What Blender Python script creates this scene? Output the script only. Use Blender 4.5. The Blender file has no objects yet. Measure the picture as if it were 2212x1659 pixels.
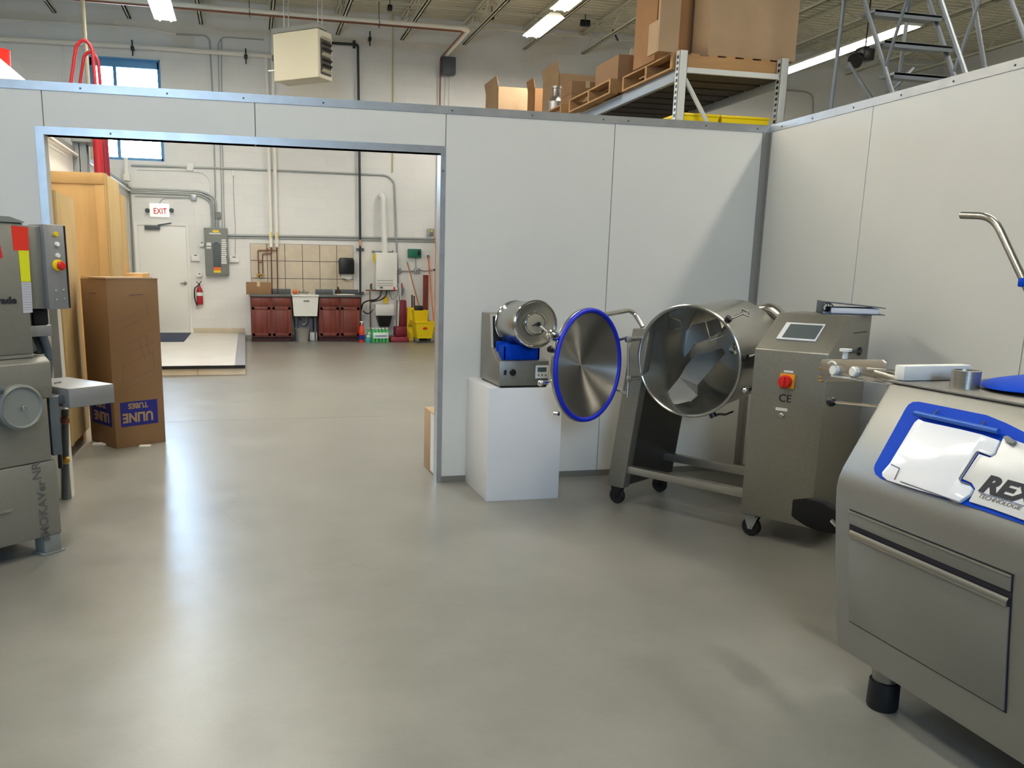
import bpy, bmesh, math, random
import numpy as np
from mathutils import Vector, Matrix
random.seed(7)
SC = bpy.context.scene
COL = SC.collection
PI = math.pi
# ---------------------------------------------------------------- camera model (fitted to the photograph's straight lines)
F, CX, CY, H = 1783.81, 952.815, 946.67, 1.45
YAW, PITCH, ROLL = 0.2309996, 0.20087608, -0.01502146
def _rot():
    cy, sy, cp, sp, cr, sr = math.cos(YAW), math.sin(YAW), math.cos(PITCH), math.sin(PITCH), math.cos(ROLL), math.sin(ROLL)
    Rz = np.array([[cy, -sy, 0], [sy, cy, 0], [0, 0, 1]]); Bm = np.array([[1, 0, 0], [0, 0, 1], [0, -1, 0]])
    Rx = np.array([[1, 0, 0], [0, cp, -sp], [0, sp, cp]]); Rr = np.array([[cr, -sr, 0], [sr, cr, 0], [0, 0, 1]])
    return Rr @ Rx @ Bm @ Rz
R = _rot()
def ray(u, v): return R.T @ np.array([(u - CX) / F, -(v - CY) / F, -1.0])
def at(u, v, ax, val):
    d = ray(u, v); o = np.array([0, 0, H]); i = 'xyz'.index(ax)
    return Vector(o + (val - o[i]) / d[i] * d)
def atp(u, v, P, n):
    d = Vector(ray(u, v)); o = Vector((0, 0, H)); P = Vector(P); n = Vector(n)
    return o + d * ((P - o).dot(n) / d.dot(n))
cam = bpy.data.cameras.new('camera'); co = bpy.data.objects.new('camera', cam); COL.objects.link(co); SC.camera = co
cam.sensor_fit = 'HORIZONTAL'; cam.sensor_width = 36.0; cam.lens = F / 2212 * 36
cam.shift_x = (1106 - CX) / 2212; cam.shift_y = (CY - 829.5) / 2212
cam.clip_start = 0.05; cam.clip_end = 200
M4 = Matrix([list(R.T[0]) + [0], list(R.T[1]) + [0], list(R.T[2]) + [H], [0, 0, 0, 1]])
co.matrix_world = M4
# ---------------------------------------------------------------- materials
def srgb(r, g, b):
    f = lambda c: (c / 255 / 12.92) if c / 255 <= .04045 else ((c / 255 + .055) / 1.055) ** 2.4
    return (f(r), f(g), f(b), 1)
MATS = {}
def mat(name, rgb, rough=.6, metal=0, noise=0, nscale=8, bump=0, bscale=60, spec=.5, emit=None, estr=0, stretch=None, aniso=0, alpha=None, coat=0):
    if name in MATS: return MATS[name]
    m = bpy.data.materials.new(name); m.use_nodes = True; nt = m.node_tree; N = nt.nodes; L = nt.links
    b = N['Principled BSDF']; c = srgb(*rgb)
    b.inputs['Base Color'].default_value = c; b.inputs['Roughness'].default_value = rough; b.inputs['Metallic'].default_value = metal
    b.inputs['Specular IOR Level'].default_value = spec
    if coat: b.inputs['Coat Weight'].default_value = coat; b.inputs['Coat Roughness'].default_value = .15
    if aniso: b.inputs['Anisotropic'].default_value = aniso
    if emit: b.inputs['Emission Color'].default_value = srgb(*emit); b.inputs['Emission Strength'].default_value = estr
    tc = N.new('ShaderNodeTexCoord')
    src = tc.outputs['Object']
    if stretch:
        mp = N.new('ShaderNodeMapping'); mp.inputs['Scale'].default_value = stretch; L.new(src, mp.inputs['Vector']); src = mp.outputs['Vector']
    if noise:
        n = N.new('ShaderNodeTexNoise'); n.inputs['Scale'].default_value = nscale; n.inputs['Detail'].default_value = 5; L.new(src, n.inputs['Vector'])
        r = N.new('ShaderNodeValToRGB'); e = r.color_ramp.elements
        e[0].position = .3; e[1].position = .7
        e[0].color = tuple(max(0, x * (1 - noise)) for x in c[:3]) + (1,); e[1].color = tuple(min(1, x * (1 + noise)) for x in c[:3]) + (1,)
        L.new(n.outputs['Fac'], r.inputs['Fac']); L.new(r.outputs['Color'], b.inputs['Base Color'])
    if bump:
        n = N.new('ShaderNodeTexNoise'); n.inputs['Scale'].default_value = bscale; n.inputs['Detail'].default_value = 3; L.new(src, n.inputs['Vector'])
        bp = N.new('ShaderNodeBump'); bp.inputs['Strength'].default_value = bump; bp.inputs['Distance'].default_value = .002
        L.new(n.outputs['Fac'], bp.inputs['Height']); L.new(bp.outputs['Normal'], b.inputs['Normal'])
    MATS[name] = m
    return m
STEEL = mat('brushed_steel', (176, 172, 163), .33, .9, .06, 5, stretch=(1, 1, 40), bump=.15, bscale=30)
STEELD = mat('bead_blasted_steel', (150, 147, 138), .42, .75, .05, 60, bump=.2, bscale=400)
STEELS = mat('satin_steel', (186, 184, 176), .22, .95)
STEELF = mat('trim_steel', (176, 176, 174), .36, .7, .08, 12)
CHROME = mat('chrome', (225, 225, 225), .08, 1)
DARKST = mat('dark_steel', (95, 92, 88), .4, .8)
BLACK = mat('black_plastic', (18, 18, 20), .4)
RUBBER = mat('black_rubber', (14, 14, 18), .55)
WHITEP = mat('white_plastic', (232, 232, 226), .4)
PANEL = mat('white_panel', (212, 210, 203), .45, 0, .015, 3)
PANELD = mat('panel_joint', (120, 114, 108), .8)
WHITE = mat('white_paint', (232, 231, 226), .5)
PEDW = mat('pedestal_white', (226, 226, 228), .5)
CARD = mat('cardboard', (142, 110, 78), .85, 0, .06, 3, bump=.3, bscale=80)
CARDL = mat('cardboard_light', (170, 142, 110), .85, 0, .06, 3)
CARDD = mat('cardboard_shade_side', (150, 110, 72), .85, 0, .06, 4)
PLY = mat('plywood', (196, 154, 96), .7, 0, .13, 2.2, stretch=(3, 3, .5))
PLY2 = mat('plywood_dull', (186, 158, 106), .75, 0, .1, 2.5, stretch=(2, 2, .6))
PINE = mat('pine', (168, 128, 82), .75, 0, .12, 3, stretch=(.6, 4, 4))
REDP = mat('red_paint', (168, 22, 32), .45)
REDB = mat('red_plastic', (214, 36, 26), .4)
BLUE = mat('blue_plastic', (0, 66, 190), .5, spec=.12)
BLUEG = mat('blue_gasket', (8, 38, 196), .45)
YEL = mat('yellow_plastic', (240, 208, 16), .4)
YELB = mat('yellow_paint', (232, 196, 30), .4)
COPPER = mat('copper', (140, 92, 66), .42, .7)
CHERRY = mat('cherry_wood', (114, 50, 36), .45, 0, .25, 3, stretch=(5, 5, .6))
CHERRYD = mat('cherry_dark', (58, 20, 20), .6)
WTOP = mat('worktop_grey', (92, 96, 96), .4, 0, .1, 40)
GREYP = mat('grey_paint', (124, 126, 122), .5)
GREYD = mat('grey_dark_paint', (82, 88, 92), .5)
GALV = mat('galvanised', (168, 172, 174), .4, .6, .06, 10)
CONDUIT = mat('conduit_grey', (168, 172, 170), .45, .3)
PIPEB = mat('black_pipe', (52, 54, 54), .5, .2)
ORANGE = mat('orange_plastic', (236, 110, 20), .45)
GREENB = mat('green_box_paint', (22, 108, 82), .5)
GREENP = mat('green_film', (60, 190, 96), .25)
BEIGE = mat('heater_beige', (194, 188, 166), .55)
CREAM = mat('cream_white', (236, 232, 222), .6)
GRATE = mat('dark_grate', (44, 36, 32), .7)
RACK = mat('rack_grey', (150, 156, 160), .5, .2)
RACKW = mat('rack_light', (208, 208, 202), .5)
LADG = mat('ladder_grey', (112, 118, 124), .45, .3)
WOODH = mat('handle_wood', (180, 128, 80), .6)
FILMW = mat('label_white', (224, 224, 222), .6)
INK = mat('ink_black', (26, 22, 34), .6)
INKB = mat('ink_blue', (28, 34, 130), .7)
INKG = mat('ink_grey', (110, 104, 104), .6)
INKR = mat('ink_red', (214, 34, 44), .6)
MAROON = mat('maroon_plastic', (122, 24, 40), .5)
MATT = mat('mat_blue', (52, 62, 84), .9)
TILEB = mat('beige_tile', (206, 192, 170), .4, 0, .07, 6)
GROUT = mat('grout', (104, 98, 104), .9)
SCREEN = mat('lcd', (86, 94, 96), .15)
BRASS = mat('brass', (186, 150, 70), .3, .9)
BINDER = mat('binder_vinyl', (58, 62, 74), .35)
PAPER = mat('paper', (226, 228, 240), .8)
BAGG = mat('grey_film', (120, 114, 126), .5)
CEILM = mat('ceiling_paint', (208, 206, 186), .65, 0, .04, 1.5)
TUBE = mat('fluorescent_tube', (255, 250, 235), .5, emit=(255, 248, 226), estr=14)
EXITM = mat('exit_face', (252, 250, 246), .5, emit=(255, 250, 244), estr=.35)

def floor_mat():
    m = bpy.data.materials.new('polished_concrete'); m.use_nodes = True; N = m.node_tree.nodes; L = m.node_tree.links; b = N['Principled BSDF']
    tc = N.new('ShaderNodeTexCoord')
    n1 = N.new('ShaderNodeTexNoise'); n1.inputs['Scale'].default_value = .55; n1.inputs['Detail'].default_value = 6; n1.inputs['Roughness'].default_value = .6
    n2 = N.new('ShaderNodeTexNoise'); n2.inputs['Scale'].default_value = 3.5; n2.inputs['Detail'].default_value = 8; n2.inputs['Roughness'].default_value = .65
    n3 = N.new('ShaderNodeTexNoise'); n3.inputs['Scale'].default_value = 90; n3.inputs['Detail'].default_value = 3
    for n in (n1, n2, n3): L.new(tc.outputs['Object'], n.inputs['Vector'])
    a = N.new('ShaderNodeMath'); a.operation = 'MULTIPLY_ADD'; a.inputs[1].default_value = .5
    L.new(n1.outputs['Fac'], a.inputs[0]); 
    s = N.new('ShaderNodeMath'); s.operation = 'MULTIPLY'; s.inputs[1].default_value = .38; L.new(n2.outputs['Fac'], s.inputs[0]); L.new(s.outputs[0], a.inputs[2])
    s3 = N.new('ShaderNodeMath'); s3.operation = 'MULTIPLY_ADD'; s3.inputs[1].default_value = .12; L.new(n3.outputs['Fac'], s3.inputs[0]); L.new(a.outputs[0], s3.inputs[2])
    r = N.new('ShaderNodeValToRGB'); e = r.color_ramp.elements
    e[0].position = .30; e[0].color = srgb(113, 112, 105); e[1].position = .70; e[1].color = srgb(143, 141, 134)
    L.new(s3.outputs[0], r.inputs['Fac'])
    # hairline cracks
    v = N.new('ShaderNodeTexVoronoi'); v.feature = 'DISTANCE_TO_EDGE'; v.inputs['Scale'].default_value = .45
    nz = N.new('ShaderNodeTexNoise'); nz.inputs['Scale'].default_value = 2.5; nz.inputs['Detail'].default_value = 8; L.new(tc.outputs['Object'], nz.inputs['Vector'])
    mx = N.new('ShaderNodeMixRGB'); mx.blend_type = 'LINEAR_LIGHT'; mx.inputs['Fac'].default_value = .35; L.new(tc.outputs['Object'], mx.inputs[1]); L.new(nz.outputs['Color'], mx.inputs[2]); L.new(mx.outputs[0], v.inputs['Vector'])
    lt = N.new('ShaderNodeMath'); lt.operation = 'LESS_THAN'; lt.inputs[1].default_value = .0022; L.new(v.outputs['Distance'], lt.inputs[0])
    mk = N.new('ShaderNodeTexNoise'); mk.inputs['Scale'].default_value = .35; L.new(tc.outputs['Object'], mk.inputs['Vector'])
    gt = N.new('ShaderNodeMath'); gt.operation = 'GREATER_THAN'; gt.inputs[1].default_value = .56; L.new(mk.outputs['Fac'], gt.inputs[0])
    ml = N.new('ShaderNodeMath'); ml.operation = 'MULTIPLY'; L.new(lt.outputs[0], ml.inputs[0]); L.new(gt.outputs[0], ml.inputs[1])
    m2 = N.new('ShaderNodeMath'); m2.operation = 'MULTIPLY'; m2.inputs[1].default_value = .3; L.new(ml.outputs[0], m2.inputs[0])
    mc = N.new('ShaderNodeMixRGB'); mc.inputs[2].default_value = srgb(105, 96, 86); L.new(m2.outputs[0], mc.inputs['Fac']); L.new(r.outputs['Color'], mc.inputs[1])
    L.new(mc.outputs[0], b.inputs['Base Color'])
    rr = N.new('ShaderNodeMapRange'); rr.inputs[1].default_value = .35; rr.inputs[2].default_value = .65; rr.inputs[3].default_value = .285; rr.inputs[4].default_value = .335
    L.new(n2.outputs['Fac'], rr.inputs[0]); L.new(rr.outputs[0], b.inputs['Roughness'])
    b.inputs['Specular IOR Level'].default_value = .6
    bp = N.new('ShaderNodeBump'); bp.inputs['Strength'].default_value = .02; bp.inputs['Distance'].default_value = .002; L.new(n2.outputs['Fac'], bp.inputs['Height']); L.new(bp.outputs['Normal'], b.inputs['Normal'])
    return m
def block_mat(name, ax):
    m = bpy.data.materials.new(name); m.use_nodes = True; N = m.node_tree.nodes; L = m.node_tree.links; b = N['Principled BSDF']
    tc = N.new('ShaderNodeTexCoord'); s = N.new('ShaderNodeSeparateXYZ'); c = N.new('ShaderNodeCombineXYZ'); L.new(tc.outputs['Object'], s.inputs[0])
    L.new(s.outputs['X' if ax == 'x' else 'Y'], c.inputs['X']); L.new(s.outputs['Z'], c.inputs['Y'])
    br = N.new('ShaderNodeTexBrick'); L.new(c.outputs[0], br.inputs['Vector']); br.inputs['Scale'].default_value = 1
    br.inputs['Brick Width'].default_value = .4064; br.inputs['Row Height'].default_value = .2032; br.inputs['Mortar Size'].default_value = .004; br.inputs['Mortar Smooth'].default_value = .3
    br.inputs['Color1'].default_value = srgb(229, 228, 224); br.inputs['Color2'].default_value = srgb(225, 224, 221); br.inputs['Mortar'].default_value = srgb(221, 220, 217)
    L.new(br.outputs['Color'], b.inputs['Base Color']); b.inputs['Roughness'].default_value = .55
    bp = N.new('ShaderNodeBump'); bp.inputs['Strength'].default_value = .15; bp.inputs['Distance'].default_value = .002; bp.invert = True; L.new(br.outputs['Fac'], bp.inputs['Height']); L.new(bp.outputs['Normal'], b.inputs['Normal'])
    return m
FLOORM = floor_mat(); BLOCKX = block_mat('painted_block_x', 'x'); BLOCKY = block_mat('painted_block_y', 'y')
def pane_mat():
    m = bpy.data.materials.new('window_glass'); m.use_nodes = True; N = m.node_tree.nodes; L = m.node_tree.links
    N.remove(N['Principled BSDF']); t = N.new('ShaderNodeBsdfTransparent'); t.inputs[0].default_value = (.96, .98, 1, 1); g = N.new('ShaderNodeBsdfGlossy'); g.inputs['Roughness'].default_value = .03
    f = N.new('ShaderNodeFresnel'); f.inputs[0].default_value = 1.45; x = N.new('ShaderNodeMixShader')
    L.new(f.outputs[0], x.inputs[0]); L.new(t.outputs[0], x.inputs[1]); L.new(g.outputs[0], x.inputs[2]); L.new(x.outputs[0], N['Material Output'].inputs[0]); return m
PANE = pane_mat()
def clear_mat(name, tint, mixf):
    m = bpy.data.materials.new(name); m.use_nodes = True; N = m.node_tree.nodes; L = m.node_tree.links
    b = N['Principled BSDF']; b.inputs['Base Color'].default_value = tint; b.inputs['Roughness'].default_value = .08
    t = N.new('ShaderNodeBsdfTransparent'); x = N.new('ShaderNodeMixShader'); x.inputs[0].default_value = mixf
    L.new(t.outputs[0], x.inputs[1]); L.new(b.outputs[0], x.inputs[2]); L.new(x.outputs[0], N['Material Output'].inputs[0]); return m
CLEAR = clear_mat('clear_plastic', srgb(170, 220, 180), .45)
BOTTLE = clear_mat('green_water_bottle', srgb(90, 205, 120), .75)
# ---------------------------------------------------------------- mesh builder
class MB:
    def __init__(s, T=None): s.bm = bmesh.new(); s.T = T or Matrix(); s.mi = 0
    def _fin(s, vs, fs, W=None):
        TT = s.T @ W if W is not None else s.T
        for v in vs: v.co = TT @ v.co
        for f in fs: f.material_index = s.mi
        if TT.determinant() < 0: bmesh.ops.reverse_faces(s.bm, faces=fs)
        return s
    def box(s, a, b, bev=0, W=None, seg=2):
        a = Vector(a); b = Vector(b); lo = Vector(map(min, a, b)); hi = Vector(map(max, a, b))
        vs = [s.bm.verts.new((x, y, z)) for x in (lo.x, hi.x) for y in (lo.y, hi.y) for z in (lo.z, hi.z)]
        q = [(0, 1, 3, 2), (4, 6, 7, 5), (0, 4, 5, 1), (2, 3, 7, 6), (0, 2, 6, 4), (1, 5, 7, 3)]
        fs = [s.bm.faces.new([vs[i] for i in f]) for f in q]
        if bev:
            bev = min(bev, .45 * min(hi - lo))
            es = list({e for f in fs for e in f.edges})
            r = bmesh.ops.bevel(s.bm, geom=es, offset=bev, segments=seg, affect='EDGES', profile=.5)
            fs = list({f for f in fs if f.is_valid} | {f for f in r['faces']}); vs = list({v for f in fs for v in f.verts})
        return s._fin(vs, fs, W)
    def bc(s, c, sz, bev=0, W=None): c = Vector(c); h = Vector(sz) / 2; return s.box(c - h, c + h, bev, W)
    def lathe(s, prof, o=(0, 0, 0), ax=(0, 0, 1), n=32, W=None, cap=(True, True)):
        ax = Vector(ax).normalized(); q = ax.to_track_quat('Z', 'Y').to_matrix().to_4x4(); Q = Matrix.Translation(Vector(o)) @ q
        rings = []; vs = []; fs = []
        for r, z in prof:
            if r < 1e-6: v = s.bm.verts.new(Q @ Vector((0, 0, z))); rings.append([v]); vs.append(v)
            else:
                g = [s.bm.verts.new(Q @ Vector((r * math.cos(2 * PI * i / n), r * math.sin(2 * PI * i / n), z))) for i in range(n)]; rings.append(g); vs += g
        for A, B in zip(rings, rings[1:]):
            for i in range(n):
                j = (i + 1) % n
                if len(A) == 1 and len(B) == 1: continue
                if len(A) == 1: fs.append(s.bm.faces.new((A[0], B[j], B[i])))
                elif len(B) == 1: fs.append(s.bm.faces.new((A[i], A[j], B[0])))
                else: fs.append(s.bm.faces.new((A[i], A[j], B[j], B[i])))
        if cap[0] and len(rings[0]) > 1: fs.append(s.bm.faces.new(rings[0][::-1]))
        if cap[1] and len(rings[-1]) > 1: fs.append(s.bm.faces.new(rings[-1]))
        return s._fin(vs, fs, W)
    def cyl(s, p, q, r, r2=None, n=20, W=None):
        p = Vector(p); q = Vector(q); d = q - p
        return s.lathe([(r, 0), (r if r2 is None else r2, d.length)], p, d, n, W)
    def sph(s, c, r, n=20, W=None, sc=1):
        pr = [(r * math.sin(PI * k / 10), -r * math.cos(PI * k / 10) * sc) for k in range(11)]; pr[0] = (0, -r * sc); pr[-1] = (0, r * sc)
        return s.lathe(pr, c, (0, 0, 1), n, W)
    def tube(s, pts, r, n=12, bend=0, W=None, seg=5):
        P = [Vector(p) for p in pts]
        if bend and len(P) > 2:
            Q = [P[0]]
            for a, b, c in zip(P, P[1:], P[2:]):
                d1 = (a - b); d2 = (c - b); k = min(bend, d1.length * .45, d2.length * .45); A = b + d1.normalized() * k; C2 = b + d2.normalized() * k
                for t in range(seg + 1):
                    t /= seg; Q.append(A * (1 - t) ** 2 + b * 2 * t * (1 - t) + C2 * t * t)
            Q.append(P[-1]); P = Q
        rr = r if hasattr(r, '__len__') else [r] * len(P)
        up = Vector((0, 0, 1)); vs = []; fs = []; prev = None; T0 = (P[1] - P[0]).normalized()
        nrm = T0.orthogonal().normalized()
        for i, p in enumerate(P):
            t = (P[min(i + 1, len(P) - 1)] - P[max(i - 1, 0)]).normalized()
            nrm = (nrm - t * nrm.dot(t)).normalized(); bb = t.cross(nrm)
            g = [s.bm.verts.new(p + (nrm * math.cos(2 * PI * k / n) + bb * math.sin(2 * PI * k / n)) * rr[min(i, len(rr) - 1)]) for k in range(n)]
            vs += g
            if prev:
                for k in range(n): fs.append(s.bm.faces.new((prev[k], prev[(k + 1) % n], g[(k + 1) % n], g[k])))
            else: first = g
            prev = g
        fs.append(s.bm.faces.new(first[::-1])); fs.append(s.bm.faces.new(prev))
        return s._fin(vs, fs, W)
    def prism(s, poly, d, W=None, bev=0):
        """poly: list of 3D points (planar), extruded by vector d"""
        d = Vector(d); A = [s.bm.verts.new(Vector(p)) for p in poly]; B_ = [s.bm.verts.new(Vector(p) + d) for p in poly]; n = len(A)
        fs = [s.bm.faces.new(A), s.bm.faces.new(B_[::-1])] + [s.bm.faces.new((A[i], B_[i], B_[(i + 1) % n], A[(i + 1) % n])) for i in range(n)]
        bmesh.ops.recalc_face_normals(s.bm, faces=fs)
        if bev:
            es = list({e for f in fs for e in f.edges}); r = bmesh.ops.bevel(s.bm, geom=es, offset=bev, segments=2, affect='EDGES', profile=.5)
            fs = list({f for f in fs if f.is_valid} | set(r['faces']))
        return s._fin(list({v for f in fs for v in f.verts}), fs, W)
    def torus(s, c, ax, Rm, r, n=64, k=10, W=None):
        ax = Vector(ax).normalized(); q = ax.to_track_quat('Z', 'Y').to_matrix().to_4x4(); Q = Matrix.Translation(Vector(c)) @ q; G = []; vs = []; fs = []
        for i in range(n):
            a = 2 * PI * i / n; g = [s.bm.verts.new(Q @ Vector(((Rm + r * math.cos(2 * PI * j / k)) * math.cos(a), (Rm + r * math.cos(2 * PI * j / k)) * math.sin(a), r * math.sin(2 * PI * j / k)))) for j in range(k)]; G.append(g); vs += g
        for i in range(n):
            for j in range(k): fs.append(s.bm.faces.new((G[i][j], G[(i + 1) % n][j], G[(i + 1) % n][(j + 1) % k], G[i][(j + 1) % k])))
        return s._fin(vs, fs, W)
RW = {}
def link(name, mb, m, parent=None):
    me = bpy.data.meshes.new(name); 
    if parent is not None: bmesh.ops.transform(mb.bm, matrix=RW[parent.name].inverted(), verts=mb.bm.verts)
    mb.bm.to_mesh(me); mb.bm.free()
    for f in me.polygons: f.use_smooth = True
    try: me.set_sharp_from_angle(angle=math.radians(32))
    except Exception: pass
    for x in (m if isinstance(m, (list, tuple)) else [m]): me.materials.append(x)
    o = bpy.data.objects.new(name, me); COL.objects.link(o)
    if parent is not None: o.parent = parent
    RW[o.name] = RW[parent.name] if parent is not None else Matrix()
    return o
def thing(name, label, cat, loc=(0, 0, 0), group=None):
    o = bpy.data.objects.new(name, None); COL.objects.link(o); o.location = loc; o.empty_display_size = .1
    o['label'] = label; o['category'] = cat
    if group: o['group'] = group
    RW[o.name] = Matrix.Translation(Vector(loc)); return o
def tag(o, label, cat, group=None):
    o['label'] = label; o['category'] = cat
    if group: o['group'] = group
    return o
def one(name, mb, m, label, cat, group=None):
    """a thing that is a single mesh, origin moved to its base centre"""
    me_o = link(name, mb, m); me = me_o.data
    xs = [v.co for v in me.vertices]; c = Vector(((min(v.x for v in xs) + max(v.x for v in xs)) / 2, (min(v.y for v in xs) + max(v.y for v in xs)) / 2, min(v.z for v in xs)))
    me.transform(Matrix.Translation(-c)); me_o.location = c; RW[me_o.name] = Matrix.Translation(c)
    return tag(me_o, label, cat, group)
def struct(name, mb, m, label=None):
    o = link(name, mb, m); o['kind'] = 'structure'
    if label: o['label'] = label
    return o
def text(name, s, size, origin, xdir, ydir, m, parent, lift=.0015, bold=0, shear=0, sx=1, ext=.0008, align='LEFT'):
    c = bpy.data.curves.new(name, 'FONT'); c.body = s; c.size = size; c.extrude = ext; c.offset = bold; c.shear = shear; c.align_x = align; c.resolution_u = 4
    t = bpy.data.objects.new(name + '_tmp', c); COL.objects.link(t)
    dg = bpy.context.evaluated_depsgraph_get(); dg.update(); me = bpy.data.meshes.new_from_object(t.evaluated_get(dg)); bpy.data.objects.remove(t)
    X = Vector(xdir).normalized(); Y = Vector(ydir).normalized(); Z = X.cross(Y); 
    Mx = Matrix(((X.x * sx, Y.x, Z.x, 0), (X.y * sx, Y.y, Z.y, 0), (X.z * sx, Y.z, Z.z, 0), (0, 0, 0, 1))); Mx.translation = Vector(origin) + Z * lift
    me.transform(RW[parent.name].inverted() @ Mx); me.name = name; me.materials.clear(); me.materials.append(m)
    o = bpy.data.objects.new(name, me); COL.objects.link(o); o.parent = parent; RW[o.name] = RW[parent.name]; return o
# ================================================================= SETTING
YW = 17.42; YP = 5.44; XR = 3.62; ZP = 2.475; ZC = 6.36
b = MB(); b.box((-12, -7, -.1), (16, YW + .2, 0)); fl = struct('floor', b, FLOORM, 'polished grey concrete floor')
b = MB(); jy = at(600, 905, 'z', 0).y; b.box((-2.1, jy - .0012, .0002), (1.3, jy + .0012, .0006)); link('floor_joint', b, mat('joint_fill', (112, 109, 102), .4), fl)
# far block wall with window opening
wx0, wx1, wz0, wz1 = -2.70, -1.45, 3.42, 5.24
b = MB()
b.box((-12, YW, 0), (16, YW + .2, wz0)); b.box((-12, YW, wz1), (16, YW + .2, ZC + .2)); b.box((-12, YW, wz0), (wx0, YW + .2, wz1)); b.box((wx1, YW, wz0), (16, YW + .2, wz1))
struct('wall_far', b, BLOCKX, 'white painted block wall at the far end')
b = MB(); b.box((-12.2, -7.2, 0), (-12, YW + .2, ZC + .2)); struct('wall_outer_left', b, BLOCKY)
b = MB(); b.box((16, -7.2, 0), (16.2, YW + .2, ZC + .2)); struct('wall_outer_right', b, BLOCKY)
b = MB(); fw = [(-2.7, -.9)]; z0f, z1f = 2.6, 4.5
xs = [-12] + [x for p in fw for x in p] + [16]
b.box((-12, -7.2, 0), (16, -7, z0f)); b.box((-12, -7.2, z1f), (16, -7, ZC + .2))
for i in range(0, len(xs), 2): b.box((xs[i], -7.2, z0f), (xs[i + 1], -7, z1f))
struct('wall_near', b, mat('dark_grey_wall', (84, 82, 78), .8))  # unseen wall, darkened so the steel reflects dimmer surroundings
for i, (x0, x1) in enumerate(fw):
    b = MB()
    for a, c in (((x0, -7.16, z0f), (x0 + .06, -7.04, z1f)), ((x1 - .06, -7.16, z0f), (x1, -7.04, z1f)), ((x0, -7.16, z0f), (x1, -7.04, z0f + .06)), ((x0, -7.16, z1f - .06), (x1, -7.04, z1f))): b.box(a, c)
    w = struct('window_%d' % (i + 2), b, GALV); b = MB(); b.box((x0 + .06, -7.11, z0f + .06), (x1 - .06, -7.104, z1f - .06)); link('pane', b, PANE, w)
# interior left wall
b = MB(); b.box((-2.37, 7.3, 0), (-2.17, YW, 2.9)); wl = struct('wall_left', b, BLOCKY, 'low white block wall left of the exit door')
b = MB(); b.box((-2.40, 7.3, 2.9), (-2.14, YW, 2.96)); link('wall_cap', b, GREYP, wl)
# ceiling deck
b = MB(); pr = []; y = -7.0
while y < YW:
    pr += [(y, ZC), (y + .06, ZC), (y + .075, ZC + .04), (y + .135, ZC + .04)]; y += .15
A = [b.bm.verts.new((-12, yy, zz)) for yy, zz in pr]; B2 = [b.bm.verts.new((16, yy, zz)) for yy, zz in pr]
for i in range(len(pr) - 1): b.bm.faces.new((A[i], A[i + 1], B2[i + 1], B2[i]))
ceil = struct('ceiling', b, CEILM, 'white corrugated steel roof deck')
def joist(x):
    b = MB(); zb, zt = 5.92, ZC - .02
    for dx in (-.035, .015):
        b.box((x + dx, -7, zb), (x + dx + .02, YW, zb + .05)); b.box((x + dx, -7, zt - .05), (x + dx + .02, YW, zt))
    b.box((x - .035, -7, zb), (x + .035, YW, zb + .006))
    y = -7.0; k = 0
    while y < YW - .6:
        z0, z1 = (zb + .02, zt - .02) if k % 2 == 0 else (zt - .02, zb + .02)
        b.tube([(x, y, z0), (x, y + .55, z1)], .011, 6); y += .55; k += 1
    link('roof_joist', b, CEILM, ceil)
for k in range(-10, 10): joist(3.17 + 1.28 * k)
for y, z in ((16.4, 5.98), (12.6, 5.98), (8.8, 5.98)):
    b = MB(); b.box((-12, y, z), (16, y + .02, z + .02)); b.box((-12, y, z + .3), (16, y + .02, z + .32)); link('joist_bridging', b, CEILM, ceil)
for k in range(1, 7):
    x = 3.17 + 1.28 * k; b = MB(); b.tube([(x, 12.61, 5.96), (x + 1.28, 12.61, 6.3)], .012, 6); b.tube([(x, 12.61, 6.3), (x + 1.28, 12.61, 5.96)], .012, 6); link('cross_brace', b, CEILM, ceil)
# partition panels
def seam_panels(b, axis, p, edges, z0, z1, th, sign=1):
    """insulated panels with a 5 mm shadow joint"""
    g = .0025
    for a, c in zip(edges, edges[1:]):
        if axis == 'x': b.box((a + g, p, z0), (c - g, p + th, z1), .0015, seg=1)
        else: b.box((p, a + g, z0), (p + th, c - g, z1), .0015, seg=1)
b = MB(); TH = .09
seam_panels(b, 'x', YP, [-4.8, -3.5, -2.31, -1.112], 0, ZP, TH)
seam_panels(b, 'x', YP, [-1.112, .085, 1.281], 2.187, ZP, TH)
seam_panels(b, 'x', YP, [1.281, 2.449, XR + .09], 0, ZP, TH)
b.mi = 1; b.box((-4.8, YP + .006, 0), (-1.115, YP + TH - .006, ZP - .01)); b.box((-1.115, YP + .006, 2.2), (1.29, YP + TH - .006, ZP - .01)); b.box((1.29, YP + .006, 0), (XR + .08, YP + TH - .006, ZP - .01))
b.mi = 0
struct('wall_booth_back', b, [PANEL, PANELD], 'white insulated panel wall with a wide opening')
b = MB(); seam_panels(b, 'y', XR, [-2.8, -1.57, -.37, .83, 2.03, 3.235, 4.435, YP], 0, ZP, TH)
b.mi = 1; b.box((XR + .006, -2.8, 0), (XR + TH - .006, YP, ZP - .01)); b.mi = 0
struct('wall_booth_right', b, [PANEL, PANELD], 'white insulated panel wall on the right')
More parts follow.
